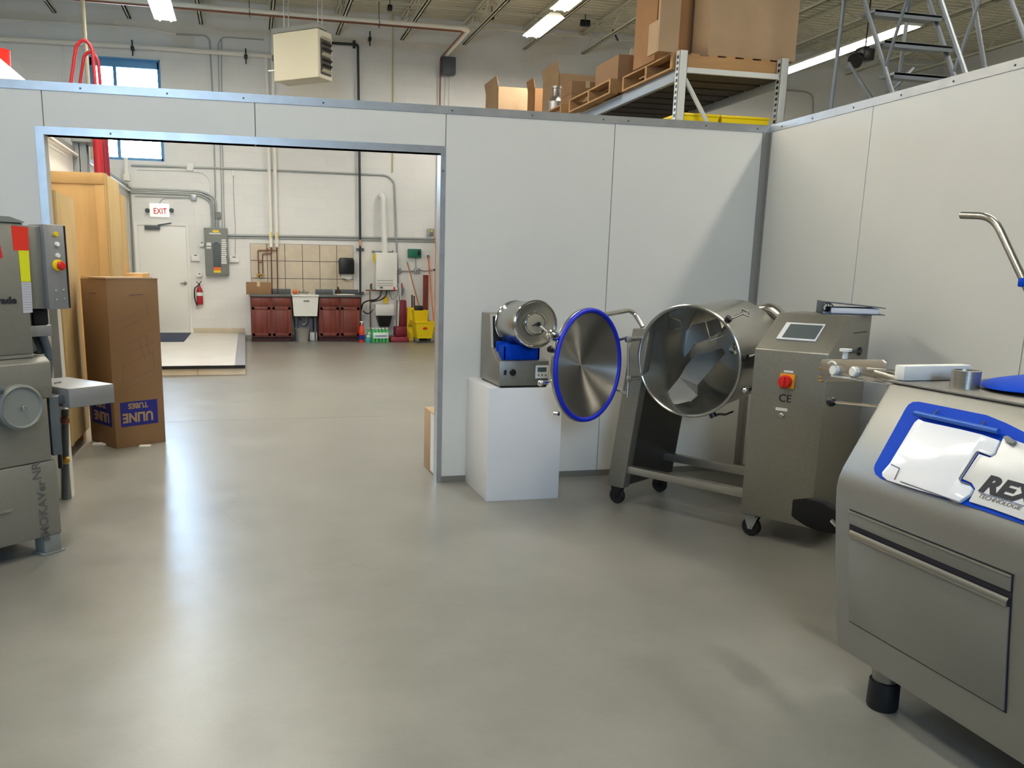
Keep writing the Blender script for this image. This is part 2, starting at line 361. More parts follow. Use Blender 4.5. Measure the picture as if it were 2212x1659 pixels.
# trims
def rivets(b, pts, n):
    for p in pts: b.lathe([(.006, 0), (.005, .003), (0, .0045)], p, n, 10)
b = MB(); b.box((-4.8, YP - .004, ZP - .045), (XR, YP + TH + .004, ZP + .003)); b.mi = 1; rivets(b, [(x, YP - .004, ZP - .024) for x in (-.9, -.42, .02, .5, 1.32, 1.86, 2.36, 2.54, 3.12, 3.52)], (0, -1, 0)); b.mi = 0
struct('trim_1', b, [STEELF, DARKST], 'metal cap strip along the top of the back panel wall')
b = MB(); b.box((XR - .004, -2.8, ZP - .045), (XR + TH + .004, YP, ZP + .003)); b.mi = 1; rivets(b, [(XR - .004, y, ZP - .024) for y in (5.3, 4.98, 4.6, 4.22, 3.86, 3.5)], (-1, 0, 0)); b.mi = 0
struct('trim_2', b, [STEELF, DARKST], 'metal cap strip along the top of the right panel wall')
xa, xb, zt = -1.117, 1.249, 2.187
b = MB(); b.box((xa - .045, YP - .004, 0), (xa, YP + TH + .004, zt + .045)); b.box((xb, YP - .004, 0), (xb + .034, YP + TH + .004, zt + .045)); b.box((xa, YP - .004, zt), (xb, YP + TH + .004, zt + .045))
b.mi = 1; rivets(b, [(.25 - 1.0, YP - .004, zt + .022), (1.266, YP - .004, 2.08)], (0, -1, 0)); b.mi = 0
struct('trim_3', b, [STEELF, DARKST], 'metal frame around the wide opening')
b = MB(); b.box((XR - .055, YP - .006, 0), (XR, YP, ZP - .045)); b.box((XR - .006, YP - .03, 0), (XR, YP, ZP - .045)); struct('trim_4', b, mat('corner_strip_grey', (146, 143, 136), .5, .2), 'vertical grey strip in the corner of the panel walls')
b = MB(); b.box((1.283, YP - .012, 0), (XR - .055, YP, .042)); struct('baseboard_back', b, mat('base_strip', (128, 124, 116), .45, .3))
b = MB(); b.box((XR - .012, -2.8, 0), (XR, YP - .03, .042)); struct('baseboard_right', b, mat('base_strip2', (128, 124, 116), .45, .3))
# window in far wall
b = MB(); FB = mat('window_frame_glow_blue', (96, 156, 206), .5)  # frame blue stands in for the colour fringe and glow round the window
for a, c in (((wx0, YW + .03, wz0), (wx0 + .09, YW + .12, wz1)), ((wx1 - .06, YW + .03, wz0), (wx1, YW + .12, wz1)), ((wx0, YW + .03, wz0), (wx1, YW + .12, wz0 + .05)), ((wx0, YW + .03, wz1 - .16), (wx1, YW + .12, wz1))): b.box(a, c, .004)
b.box((wx0, YW - .01, wz1 - .03), (wx1, YW + .03, wz1)); b.box((wx1 - .025, YW - .01, wz0), (wx1, YW + .03, wz1)); b.box((-2.30, YW + .04, wz0), (-2.24, YW + .1, wz1))
w1 = struct('window_1', b, FB, 'high window in the far wall with a blue light fringe painted on its frame')
b = MB(); b.box((wx0 + .09, YW + .07, wz0 + .05), (wx1 - .06, YW + .076, wz1 - .16)); link('pane', b, PANE, w1)
# door
dz = .135; dx0, dx1, dzt = -2.015, -1.112, 2.22
b = MB(); b.box((dx0 - .07, YW - .045, dz), (dx0, YW, dzt + .06)); b.box((dx1, YW - .045, dz), (dx1 + .05, YW, dzt + .06)); b.box((dx0, YW - .045, dzt), (dx1, YW, dzt + .06))
b.box((dx0, YW - .02, dz), (dx1, YW, dzt))
d1 = struct('door_1', b, WHITE, 'white exit door in the far wall')
b = MB(); b.box((dx0 + .008, YW - .035, dz + .01), (dx1 - .008, YW - .018, dzt - .008), .003); link('door_leaf', b, WHITE, d1)
b = MB(); h = at(400, 612, 'y', YW - .04); b.lathe([(.032, 0), (.034, .008), (.02, .02), (.016, .05)], h, (0, -1, 0), 20); b.tube([h + Vector((0, -.045, 0)), h + Vector((-.09, -.05, 0))], .011, 10, 0); link('door_handle', b, CHROME, d1)
b = MB(); h = at(329, 491, 'y', YW - .06); b.box(h + Vector((-.14, -.04, -.04)), h + Vector((.14, .03, .035)), .006); b.tube([h + Vector((.1, -.03, .04)), h + Vector((.36, -.02, .09))], .012, 8); link('door_closer', b, GREYD, d1)
# raised landing
px1 = -.045; pyf = 11.58
b = MB(); b.box((-2.17, pyf, 0), (px1, YW, .10)); ld = struct('floor_landing', b, TILEB, 'low raised tiled landing in front of the exit door')
b = MB(); b.box((-2.17, pyf - .01, .135), (px1 - .14, YW, .14)); b.box((-2.17, pyf + .02, .1), (px1 - .1, YW, .1351)); link('landing_top', b, mat('pale_floor_tile', (216, 212, 206), .2, 0, .03, 3), ld)
b = MB(); b.box((px1 - .14, pyf - .01, .1), (px1, YW, .141)); link('landing_edge_strip', b, mat('edge_strip', (150, 150, 158), .35, .4), ld)
b = MB(); b.box((-2.17, pyf - .02, .095), (px1, pyf - .001, .137), .004); link('landing_nosing', b, BLACK, ld)
b = MB(); k = at(427, 800, 'y', pyf).x; b.box((k - .003, pyf - .004, 0), (k + .003, pyf, .095)); b.box((-2.17, pyf - .004, 0), (px1, pyf, .006)); link('tile_joint', b, GROUT, ld)
b = MB(); b.box((dx1 + .06, YW - .015, .14), (px1 - .005, YW, .235), .003); struct('baseboard_landing', b, TILEB)
a, c = at(412, 722, 'z', .141), at(396, 738, 'z', .141)
b = MB(); b.box((-2.0, 15.3, .141), (-1.1, 17.3, .152), .004); one('door_mat', b, MATT, 'dark blue door mat on the landing before the exit door', 'mat')
# backsplash
bx0, bx1 = .104, 2.177; b = MB(); b.mi = 1; b.box((bx0, YW - .012, .8), (bx1, YW, 1.92)); b.mi = 0
tx = [bx0] + [at(520 + q / 7.9, 580, 'y', YW).x for q in (455, 757, 1055, 1350, 1640)] + [bx1]
tz = [.8] + [at(650, 500 + q / 7.9, 'y', YW).z for q in (807, 510)] + [1.92]
for i in range(6):
    for j in range(3): b.box((tx[i] + .006, YW - .018, tz[j] + .006), (tx[i + 1] - .006, YW - .012, tz[j + 1] - .006), .002, seg=1)
struct('trim_5', b, [TILEB, GROUT], 'beige tile splashback behind the sinks')
b = MB(); b.box((px1 + .02, YW - .012, 0), (16, YW, .09)); struct('baseboard_far', b, mat('far_base', (150, 148, 146), .7))

# ================================================================= FAR WALL THINGS
def W(u, v, off=0.0): return at(u, v, 'y', YW - off)
def wbox(b, u0, v0, u1, v1, d, off=0.0, bev=.004):
    p = W((u0 + u1) / 2, v0, off); q = W((u0 + u1) / 2, v1, off); x0 = W(u0, (v0 + v1) / 2, off).x; x1 = W(u1, (v0 + v1) / 2, off).x
    b.box((x0, YW - off - d, q.z), (x1, YW - off, p.z), bev); return b
def conduit(name, pts, r, m, label, cat='conduit', off=None, bend=.12, clips=0):
    off = r + .004 if off is None else off
    b = MB(); b.tube([W(u, v, off) for u, v in pts], r, 10, bend); return one(name, b, m, label, cat)
conduit('conduit', [(283, 357), (500, 364), (836, 378.5), (852, 392), (858, 560), (861, 612)], .018, CONDUIT, 'long grey conduit running high across the far wall and bending down beside the water heater', bend=.2)
b = MB(); wbox(b, 404, 353, 418, 369, .06); one('junction_box', b, WHITE, 'white junction box on the high conduit above the exit sign', 'junction box')
conduit('conduit', [(296, 366), (404, 369), (438, 373), (453, 388), (455, 420), (456, 490)], .009, WHITE, 'thin white conduit from the high junction box to the panel', bend=.15)
for i, (y0, xd, top, lab) in enumerate(((413, 469, 494, 'topmost'), (417, 463.5, 494, 'middle'), (421, 458, 494, 'lowest'))):
    conduit('conduit', [(283, y0 - 6), (430 + (2 - i) * 3, y0), (xd - 3, y0 + 14), (xd, top)], .02, CONDUIT, lab + ' of three grey conduits sweeping from the corner into the panel', bend=.3)
conduit('conduit', [(292, 424), (415, 427)], .01, CONDUIT, 'thin grey conduit below the three, ending at the small box right of the exit sign')
b = MB(); wbox(b, 412, 421, 424, 434, .05); one('junction_box', b, GALV, 'small grey junction box up to the right of the exit sign', 'junction box')
conduit('conduit', [(414, 428.5), (352, 428), (344, 440)], .008, CONDUIT, 'short thin conduit curving down to the exit sign', bend=.1)
conduit('conduit', [(419, 434), (425, 548)], .005, WHITE, 'thin white wire from the small box down to the wall alarm control')
conduit('conduit', [(380, 74), (445, 77), (453, 88), (459, 200), (463, 330), (466, 459)], .014, CONDUIT, 'grey conduit dropping from high up to the small box over the panel', bend=.15)
b = MB(); wbox(b, 465, 458, 477, 473, .06, bev=.012); one('junction_box', b, GREYP, 'small grey box just above the electrical panel', 'junction box')
conduit('conduit', [(471, 473), (474, 494)], .012, CONDUIT, 'very short conduit between the small grey box and the electrical panel')
conduit('conduit', [(570, 86), (482, 80), (471, 92), (475, 300), (480, 494)], .009, CONDUIT, 'left of two thin conduits dropping side by side to the panel', bend=.15)
conduit('conduit', [(478, 84), (480, 300), (485, 494)], .009, CONDUIT, 'right of two thin conduits dropping side by side to the panel')
conduit('conduit', [(492, 508), (700, 511), (830, 514), (940, 516.5)], .021, CONDUIT, 'upper of two long grey conduits at mid height from the panel to the right')
conduit('conduit', [(492, 513), (700, 517), (830, 520), (940, 522.5)], .013, CONDUIT, 'lower of two long grey conduits at mid height from the panel to the right')
conduit('conduit', [(504, 380), (505, 430), (509, 500), (508, 552)], .005, CONDUIT, 'thin dark wire hanging down to the thermostat right of the panel')
b = MB(); wbox(b, 501, 368, 507, 380, .03); one('wall_sensor', b, WHITEP, 'tiny white sensor high on the far wall above the thermostat', 'sensor')
conduit('channel', [(-60, 80), (300, 101), (585, 121)], .045, CREAM, 'thick white pipe running high along the left part of the far wall', 'pipe', off=.06)
conduit('conduit', [(-40, 38), (300, 60), (380, 73)], .014, CREAM, 'thin white conduit above the thick white pipe on the far wall')
conduit('conduit', [(848, -5), (849, 215), (848, 372)], .012, YELB if False else mat('old_yellow', (196, 186, 130), .6), 'thin yellowish vertical conduit right of the black gas pipe')
b = MB(); b.tube([W(134, 75, .02), W(137, 178, .02), W(140, 300, .02)], .008, 8); one('conduit', b, CREAM, 'thin white vertical conduit left of the high window', 'conduit')
for (u, v, lab) in ((286, 104, 'small black clamp over the high window'), (531, 122, 'small black clamp left of the unit heater'), (799, 84, 'tiny black clamp right of the gas pipe elbow')):
    b = MB(); p = W(u, v, .1); b.box(p + Vector((-.012, -.02, -.13)), p + Vector((.012, .02, .14)), .004); b.box(p + Vector((-.03, -.03, -.03)), p + Vector((.03, .1, .03)), .004); one('pipe_clamp', b, BLACK, lab, 'clamp')
# exit sign
p = W(345, 454, .03); es = thing('exit_sign', 'lit white EXIT sign with red letters and two lamp heads above the door', 'exit sign', (p.x, p.y, p.z - .12))
b = MB(); wbox(b, 324, 440, 366, 469, .05, .01, .006); link('sign_box', b, EXITM, es)
text('lettering', 'EXIT', .155, W(331.5, 461, .062) + Vector((0, 0, -.005)), (1, 0, 0), (0, 0, 1), INKR, es, sx=.78, bold=.002)
for u in (319, 371):
    b = MB(); q = W(u, 454, .05); b.lathe([(.03, 0), (.042, .03), (.045, .07), (.03, .075)], q, (0, -1, -.15), 16); b.tube([q, W(324 if u < 340 else 366, 456, .03)], .014, 8); link('lamp_head', b, GREYD, es)
# extinguisher
p = W(432, 655, .09); ex = thing('fire_extinguisher', 'red fire extinguisher hanging on the wall right of the exit door', 'fire extinguisher', p)
z0 = W(432, 658, .09).z; z1 = W(432, 624, .09).z; x = p.x; yy = YW - .09
b = MB(); b.lathe([(.05, 0), (.062, .012), (.062, z1 - z0 - .05), (.05, z1 - z0), (.022, z1 - z0 + .05), (.02, z1 - z0 + .07)], (x, yy, z0), (0, 0, 1), 24); link('cylinder', b, REDP, ex)
b = MB(); b.box((x - .05, yy + .02, z0 + .2), (x + .05, YW, z0 + .26), .004); b.box((x - .02, yy, z1 - .06), (x + .02, YW, z1 - .03)); link('wall_bracket', b, BLACK, ex)
b = MB(); b.lathe([(.0635, (z1 - z0) * .56), (.0635, (z1 - z0) * .78)], (x, yy, z0), (0, 0, 1), 24, cap=(False, False)); link('instruction_label', b, FILMW, ex)
b = MB(); zt_ = z1 + .07; b.cyl((x, yy, zt_), (x, yy, zt_ + .04), .018); b.tube([(x, yy, zt_ + .03), (x + .05, yy - .04, zt_ + .08)], .008, 8); b.tube([(x, yy, zt_ + .02), (x - .05, yy - .04, zt_ + .07)], .007, 8); link('valve', b, BLACK, ex)
b = MB(); b.tube([(x - .01, yy - .02, zt_), (x - .09, yy - .02, zt_ - .05), (x - .1, yy - .02, zt_ - .25), (x - .055, yy - .02, zt_ - .4)], .012, 10, .06); link('hose', b, BLACK, ex)
# electrical panel
p = W(468, 595, .05); ep = thing('electrical_panel', 'tall grey electrical breaker panel with white labels', 'electrical panel', p)
b = MB(); wbox(b, 443, 493, 493, 595, .13, 0, .006); link('cabinet', b, GREYP, ep)
b = MB(); wbox(b, 460, 526, 477, 577, .008, .131, .002); link('panel_door', b, GREYD, ep)
b = MB()
for k in range(12): wbox(b, 478.5 - (k % 3) * .2, 517 + k * 4.5, 488 + (k % 4) * .6, 520.2 + k * 4.5, .003, .13, 0)
link('circuit_labels', b, FILMW, ep)
for (u0, v0, u1, v1, mm, nm) in ((459, 497, 473, 502, YEL, 'warning_sticker'), (452, 503, 477, 506, FILMW, 'name_strip'), (446, 524, 456, 531, FILMW, 'sticker'), (446, 533.5, 456, 537, FILMW, 'sticker'), (462, 576, 477, 584, ORANGE, 'warning_sticker'), (462, 584, 477, 589, YEL, 'warning_sticker'), (463, 524, 471, 527, INKB, 'logo_plate')):
    b = MB(); wbox(b, u0, v0, u1, v1, .003, .13, 0); link(nm, b, mm, ep)
for (u0, v0, u1, v1, lab, nm) in ((413, 549, 432, 564, 'white wall alarm control box left of the electrical panel', 'control_box'), (431, 522, 441, 533, 'small white box touching the left edge of the electrical panel', 'wall_box'), (425, 589, 437, 598, 'small white wall box above the fire extinguisher', 'wall_box'), (496, 553, 516, 567, 'white thermostat right of the electrical panel', 'thermostat')):
    p = W((u0 + u1) / 2, v1, .02); t = thing(nm, lab, 'wall box', p); b = MB(); wbox(b, u0, v0, u1, v1, .06, 0, .008); link('case', b, WHITEP, t)
    b = MB(); wbox(b, u0 + (u1 - u0) * .3, v0 + 1.5, u0 + (u1 - u0) * .68, v0 + 3.5, .003, .06, 0); link('display', b, GREYD, t)
# insulated water pipes with copper
def wt(b, pts, r, off, bend=.04): b.tube([W(u, v, off) for u, v in pts], r, 10, bend)
for i, (ut, ub, lab) in enumerate(((577.5, 585.5, 'left white insulated water pipe coming down the far wall'), (590, 598, 'right white insulated water pipe coming down the far wall'))):
    t = thing('water_pipe', lab + ' to the left cabinet', 'pipe', W(ub, 636, .06))
    b = MB(); wt(b, [(ut - 3, -8 if i else 120), (ut + 1.6, 270), (ub - .6, 500), (ub, 534)], .034, .06); link('insulation', b, CREAM, t)
    b = MB(); wt(b, [(ub, 534), (ub + 2, 634)], .012, .06); link('copper_tube', b, COPPER, t)
    b = MB(); p = W(ub + .5, 508, .11); b.box(p + Vector((-.012, -.012, -.06)), p + Vector((.012, .0, .06)), .004); link('valve_handle', b, YELB, t)
b = MB(); wt(b, [(600, 541), (557, 540.5), (559, 592)], .012, .05); wt(b, [(587, 548), (567, 548), (568, 595)], .012, .05); wt(b, [(559, 566), (568, 566)], .01, .05); wt(b, [(577, 541), (577, 536)], .014, .05)
t = one('copper_pipe_loop', b, COPPER, 'looping copper pipes on the tiles with a faucet over the left counter', 'pipe')
b = MB(); p = W(563, 594, .06); b.cyl(p, p + Vector((0, .055, 0)), .02); b.lathe([(.03, 0), (.03, .03), (.02, .05)], p + Vector((-.05, 0, 0)), (0, -1, 0), 14); b.lathe([(.03, 0), (.03, .03)], p + Vector((.05, 0, 0)), (0, -1, 0), 14); b.tube([p + Vector((-.05, -.03, 0)), p + Vector((.05, -.03, 0))], .014, 8); b.tube([p + Vector((0, -.03, 0)), p + Vector((0, -.12, -.02)), p + Vector((0, -.13, -.05))], .012, 8, .03); tag(link('faucet', b, BRASS), 'small brass wall faucet under the copper pipe loop', 'faucet')
# gas pipe
t = thing('gas_pipe', 'black gas pipe running down the far wall from the unit heater', 'pipe', W(778, 738, .07))
b = MB(); b.tube([W(715, 93, .07), W(773, 96.5, .07), W(776.2, 325, .07), W(777.8, 520, .07)], .025, 12, .05); b.tube([W(777.8, 530, .07), W(778.5, 734, .07)], .022, 12); b.cyl(W(765, 88, .07), W(765, 104, .07), .03); link('pipe', b, PIPEB, t)
b = MB(); b.cyl(W(777.8, 518, .07), W(777.8, 531, .07), .028); link('coupling', b, mat('pipe_tan', (196, 158, 128), .5), t)
for v in (538.5, 633):
    b = MB(); p = W(778, v, .05); b.box(p + Vector((-.075, -.03, -.025)), p + Vector((.075, .05, .025)), .006); link('clamp', b, GREYD, t)
# paper towel dispenser
p = W(747, 593, .1); t = thing('paper_towel_dispenser', 'black paper towel dispenser on the tiles above the right sink', 'dispenser', p)
b = MB(); x0 = W(731, 575, .02).x; x1 = W(763, 575, .02).x; zz0 = W(747, 592, .02).z; zz1 = W(747, 557, .02).z
prf = [(x0 + .0, zz0), (x1, zz0), (x1, zz1 - .06), (x1 - .02, zz1), (x0 + .02, zz1), (x0, zz1 - .06)]
b.prism([(x_, YW - .02, z_) for x_, z_ in prf], (0, -.2, 0), bev=.02); link('housing', b, BLACK, t)
b = MB(); b.prism([(x0 + .05, YW - .12, zz0 + .02), (x1 - .04, YW - .12, zz0 + .02), (x1 - .05, YW - .12, zz0 - .1), (x0 + .17, YW - .12, zz0 - .11), (x0 + .05, YW - .12, zz0 - .07)], (0, -.004, 0)); link('paper_towel', b, WHITEP, t)
# cabinets
YC = 16.77
def cabinet(x0, x1, label, deep=YW - .02):
    t = thing('vanity_cabinet', label, 'cabinet', ((x0 + x1) / 2, YC + .3, 0)); z1 = at(585, 641, 'y', YC).z
    b = MB(); b.box((x0, YC + .02, .1), (x1, deep, z1)); link('body', b, CHERRY, t)
    b = MB(); b.box((x0 + .01, YC + .07, 0), (x1 - .01, deep, .1)); link('toe_kick', b, CHERRYD, t)
    w = (x1 - x0) / 2
    for k in range(2):
        a = x0 + k * w + .02; c = x0 + (k + 1) * w - .02
        b = MB(); b.box((a, YC, z1 - .17), (c, YC + .022, z1 - .02), .006); b.box((a + .03, YC - .004, z1 - .145), (c - .03, YC + .01, z1 - .045), .003); link('drawer_front', b, CHERRY, t)
        b = MB(); zb, zt2 = .12, z1 - .20
        b.box((a, YC, zb), (a + .055, YC + .022, zt2), .004); b.box((c - .055, YC, zb), (c, YC + .022, zt2), .004); b.box((a, YC, zb), (c, YC + .022, zb + .055), .004); b.box((a, YC, zt2 - .055), (c, YC + .022, zt2), .004); b.box((a + .05, YC + .008, zb + .05), (c - .05, YC + .02, zt2 - .05), .006)
        link('door', b, CHERRY, t)
    return z1
zc = cabinet(.075, .868, 'left cherry wood vanity cabinet with a cardboard box on its top')
cabinet(1.405, 2.235, 'right cherry wood vanity cabinet with the small round sink')
for (x0, x1, lab) in ((.055, .885, 'dark grey countertop on the left cabinet, left of the white sink'), (1.385, 2.27, 'dark grey countertop on the right cabinet, with the inset sink')):
    t = thing('countertop', lab, 'countertop', ((x0 + x1) / 2, YC + .3, zc))
    b = MB(); b.box((x0, YC - .03, zc), (x1, YW - .02, zc + .04), .008); link('slab', b, WTOP, t)
    b = MB(); b.box((x0 + (.3 if x0 < 1 else 0), YW - .045, zc + .04), (x1, YW - .02, zc + .14), .005); link('upstand', b, WTOP, t)
ZT = zc + .04
def box_card(name, lo, hi, m, label, cat='cardboard box', open_top=False, group=None, rot=0):
    lo = Vector(lo); hi = Vector(hi); c = Vector(((lo.x + hi.x) / 2, (lo.y + hi.y) / 2, lo.z)); h = (hi - lo) / 2
    t = thing(name, label, cat, c, group); Rr = Matrix.Translation(c) @ Matrix.Rotation(rot, 4, 'Z'); b = MB(Rr)
    if not open_top:
        b.box((-h.x, -h.y, 0), (h.x, h.y, 2 * h.z), .004); link('carton', b, m, t)
        b = MB(Rr); b.box((-.03, -h.y - .001, 2 * h.z - .08), (.03, h.y + .001, 2 * h.z + .001)); link('packing_tape', b, mat('tape', (196, 176, 140), .3), t)
    else:
        w = .006
        b.box((-h.x, -h.y, 0), (h.x, -h.y + w, 2 * h.z)); b.box((-h.x, h.y - w, 0), (h.x, h.y, 2 * h.z)); b.box((-h.x, -h.y, 0), (-h.x + w, h.y, 2 * h.z)); b.box((h.x - w, -h.y, 0), (h.x, h.y, 2 * h.z)); b.box((-h.x, -h.y, 0), (h.x, h.y, w)); link('carton', b, m, t)
        b = MB(Rr); L_ = min(h.x * .9, h.y * .9, .17)
        b.prism([(-h.x, -h.y, 2 * h.z), (-h.x, h.y, 2 * h.z), (-h.x - L_ * .2, h.y, 2 * h.z + L_), (-h.x - L_ * .2, -h.y, 2 * h.z + L_)], (w, 0, 0)); link('flap', b, m, t)
        b = MB(Rr); b.prism([(h.x, -h.y, 2 * h.z), (h.x, h.y, 2 * h.z), (h.x + L_ * .8, h.y, 2 * h.z + L_ * .4), (h.x + L_ * .8, -h.y, 2 * h.z + L_ * .4)], (-w, 0, 0)); link('flap', b, m, t)
    return t
p = at(532, 635, 'y', 16.85); q = at(585, 610, 'y', 16.85)
box_card('cardboard_box', (p.x, 16.8, ZT), (q.x, 17.1, q.z), CARD, 'low brown cardboard box on the left countertop end')
b = MB(); b.box((.72 - .42, 17.05, ZT), (.39, 17.15, ZT + .07), .01); one('soap_dish', b, BLACK, 'small black item at the back of the left countertop', 'soap dish')
# utility sink
t = thing('utility_sink', 'white plastic utility sink between the two cherry cabinets', 'sink', (1.13, 16.95, 0))
x0, x1 = at(631, 637, 'y', 16.72).x, at(688, 637, 'y', 16.72).x; zt_ = at(660, 637, 'y', 16.72).z; zb_ = at(660, 683, 'y', 16.75).z
b = MB(); i_ = .02
def frus(b, x0, x1, y0, y1, z1, tx, ty, z0, th=.02):
    A = [(x0, y0, z1), (x1, y0, z1), (x1, y1, z1), (x0, y1, z1)]; B_ = [(x0 + tx, y0 + ty, z0), (x1 - tx, y0 + ty, z0), (x1 - tx, y1 - ty, z0), (x0 + tx, y1 - ty, z0)]
    def ring(o): return [Vector(p) + Vector(o_) for p, o_ in zip(A, o)]
    ins = [(th, th, 0), (-th, th, 0), (-th, -th, 0), (th, -th, 0)]
    va = [b.bm.verts.new(p) for p in A]; vb = [b.bm.verts.new(p) for p in B_]; vc = [b.bm.verts.new(Vector(p) + Vector(o)) for p, o in zip(A, ins)]; vd = [b.bm.verts.new(Vector(p) + Vector(o) + Vector((0, 0, th))) for p, o in zip(B_, ins)]
    fs = [b.bm.faces.new(vb[::-1]), b.bm.faces.new(vd)]
    for i in range(4):
        j = (i + 1) % 4; fs += [b.bm.faces.new((va[i], vb[i], vb[j], va[j])), b.bm.faces.new((vc[i], va[i], va[j], vc[j])), b.bm.faces.new((vd[i], vc[i], vc[j], vd[j]))]
    bmesh.ops.recalc_face_normals(b.bm, faces=fs); b._fin(va + vb + vc + vd, fs)
frus(b, x0, x1, 16.72, 17.32, zt_, .03, .03, zb_); b.box((x0 - .01, 16.70, zt_ - .03), (x1 + .01, 16.735, zt_), .006); link('basin', b, WHITEP, t)
b = MB(); b.box((x0 + .22, 16.712, zt_ - .125), (x0 + .33, 16.722, zt_ - .105)); link('badge', b, GREYP, t)
for sx_ in (x0 + .07, x1 - .07):
    for sy in (16.8, 17.26): b = MB(); b.cyl((sx_, sy, 0), (sx_, sy, zb_ + .01), .015); link('leg', b, GREYD, t)
b = MB(); xm = (x0 + x1) / 2; b.tube([(xm + .03, 17.0, zb_ + .01), (xm + .03, 17.0, zb_ - .15), (xm - .04, 17.0, zb_ - .2), (xm - .08, 17.0, zb_ - .08), (xm - .08, 17.35, zb_ - .08)], .02, 10, .06); link('drain_trap', b, GALV, t)
b = MB(); b.tube([(xm - .08, 17.3, zt_ + .03), (xm + .08, 17.3, zt_ + .03)], .014, 10); b.tube([(xm, 17.3, zt_), (xm, 17.3, zt_ + .11), (xm, 17.12, zt_ + .09), (xm, 17.11, zt_ + .06)], .011, 10, .04)
for s_ in (-.08, .08): b.lathe([(.018, 0), (.022, .04), (.02, .06), (0, .062)], (xm + s_, 17.3, zt_), (0, 0, 1), 12)
tag(link('faucet', b, CHROME), 'chrome two handle faucet behind the white utility sink', 'faucet')
p = at(638, 633, 'y', 17.2); b = MB(); b.sph((p.x, 17.24, zt_ + .045), .05, 16, sc=.9); one('sponge', b, ORANGE, 'orange scrubber on the back rim of the utility sink', 'scrubber')
t = thing('bucket', 'grey bucket on the floor under the white utility sink', 'bucket', (1.08, 16.95, 0))
b = MB(); b.lathe([(.0, 0), (.115, 0), (.147, .26), (.155, .27), (.143, .27), (.113, .012), (0, .012)], (1.07, 16.88, 0), (0, 0, 1), 28, cap=(False, False)); link('pail', b, mat('grey_pail', (150, 148, 140), .5), t)
b = MB(); b.tube([(1.07 + .155 * math.cos(a_), 16.88 - .02, .26 - .05 * math.sin(a_)) for a_ in [PI * k / 8 for k in range(9)]], .004, 6); link('bail_handle', b, GALV, t)
b = MB(); b.box((1.23, 17.0, .0), (1.38, 17.2, .17), .01); one('storage_box', b, WHITEP, 'small white box on the floor right of the grey bucket', 'box')
# small sink on right counter
t = thing('inset_sink', 'cream oval sink set in the right countertop', 'sink', (1.95, 17.0, ZT)); 
b = MB(Matrix.Translation((1.95, 17.02, ZT)) @ Matrix.Diagonal((1.25, 1, 1, 1))); b.lathe([(.17, 0), (.17, .012), (.15, .014), (.14, .004), (0, .002)], (0, 0, 0), (0, 0, 1), 32); link('bowl', b, CREAM, t)
b = MB(); p = Vector((at(730, 620, 'y', 17.25).x, 17.25, ZT)); b.cyl(p, p + Vector((0, 0, .06)), .03); b.tube([p + Vector((0, 0, .05)), p + Vector((0, 0, .16)), p + Vector((0, -.12, .12)), p + Vector((0, -.12, .09))], .014, 10, .04); b.tube([p + Vector((-.06, 0, .02)), p + Vector((-.03, 0, .09))], .012, 8); b.tube([p + Vector((.06, 0, .02)), p + Vector((.03, 0, .09))], .012, 8); tag(link('faucet', b, mat('bronze', (96, 60, 50), .35, .6)), 'bronze faucet behind the inset sink on the right countertop', 'faucet')
b = MB(); p = Vector((at(721, 625, 'y', 17.2).x, 17.2, ZT)); b.lathe([(.022, 0), (.022, .1), (.01, .11), (.01, .13), (0, .131)], p, (0, 0, 1), 14); one('soap_bottle', b, mat('soap', (170, 190, 186), .3), 'small pale soap bottle left of the bronze faucet', 'bottle')
# water heater
t = thing('water_heater', 'white wall mounted tankless water heater with a tall white vent pipe', 'water heater', W(830, 627, .1))
b = MB(); wbox(b, 809, 546, 854, 626, .22, .02, .01); link('casing', b, WHITE, t)
b = MB(); o_ = .243; 
for v in (605.5, 611.5, 616.5): wbox(b, 815, v, 849, v + .9, .003, o_ - .001, 0)
link('vent_slots', b, GREYP, t)
b = MB(); wbox(b, 820.5, 619.5, 827, 623, .003, o_ - .001, 0); link('display', b, GREYD, t)
b = MB(); wbox(b, 850, 620, 853.5, 626, .003, o_ - .001, 0); link('badge', b, REDB, t)
b = MB(); wbox(b, 806, 549, 808.4, 566, .2, .02, 0); link('side_label', b, YEL, t)
b = MB(); 
for u in (805, 847): wbox(b, u, 541, u + 2.5, 546.5, .02, .01, 0)
wbox(b, 803, 543, 848, 545.5, .01, .0, 0); link('mounting_bracket', b, GREYP, t)
b = MB(); b.tube([W(831.5, 547, .14), W(828, 445, .14), W(827.5, 427, .14), W(823.5, 420.5, .03)], .06, 20, .1); b.lathe([(.068, -.03), (.068, .03)], W(828.3, 436, .14), (0, 0, 1), 20); link('vent_pipe', b, WHITE, t)
b = MB(); b.torus(W(825, 424, .05), (.6, .6, .2), .07, .008, 24, 6); link('vent_collar', b, PIPEB, t)
b = MB(); b.tube([W(790, 627, .1), W(799, 627, .1), W(800, 700, .08), W(801, 736, .06)], .012, 8, .02); b.tube([W(801, 627, .12), W(858, 627, .12)], .014, 8); b.tube([W(800.5, 618, .14), W(803, 613, .16)], .02, 8); link('copper_piping', b, COPPER, t)
b = MB(); b.tube([W(824, 627, .14), W(822, 640, .16), W(812, 648, .2), W(795, 649, .2), W(783, 655, .16), W(780, 670, .12)], .016, 8, .06); b.tube([W(836, 627, .14), W(832, 643, .2), W(815, 650, .22), W(800, 652, .2)], .013, 8, .06); b.tube([W(784, 672, .12), W(792, 678, .16), W(801, 676, .16), W(806, 668, .12)], .012, 8, .04); link('black_hoses', b, BLACK, t)
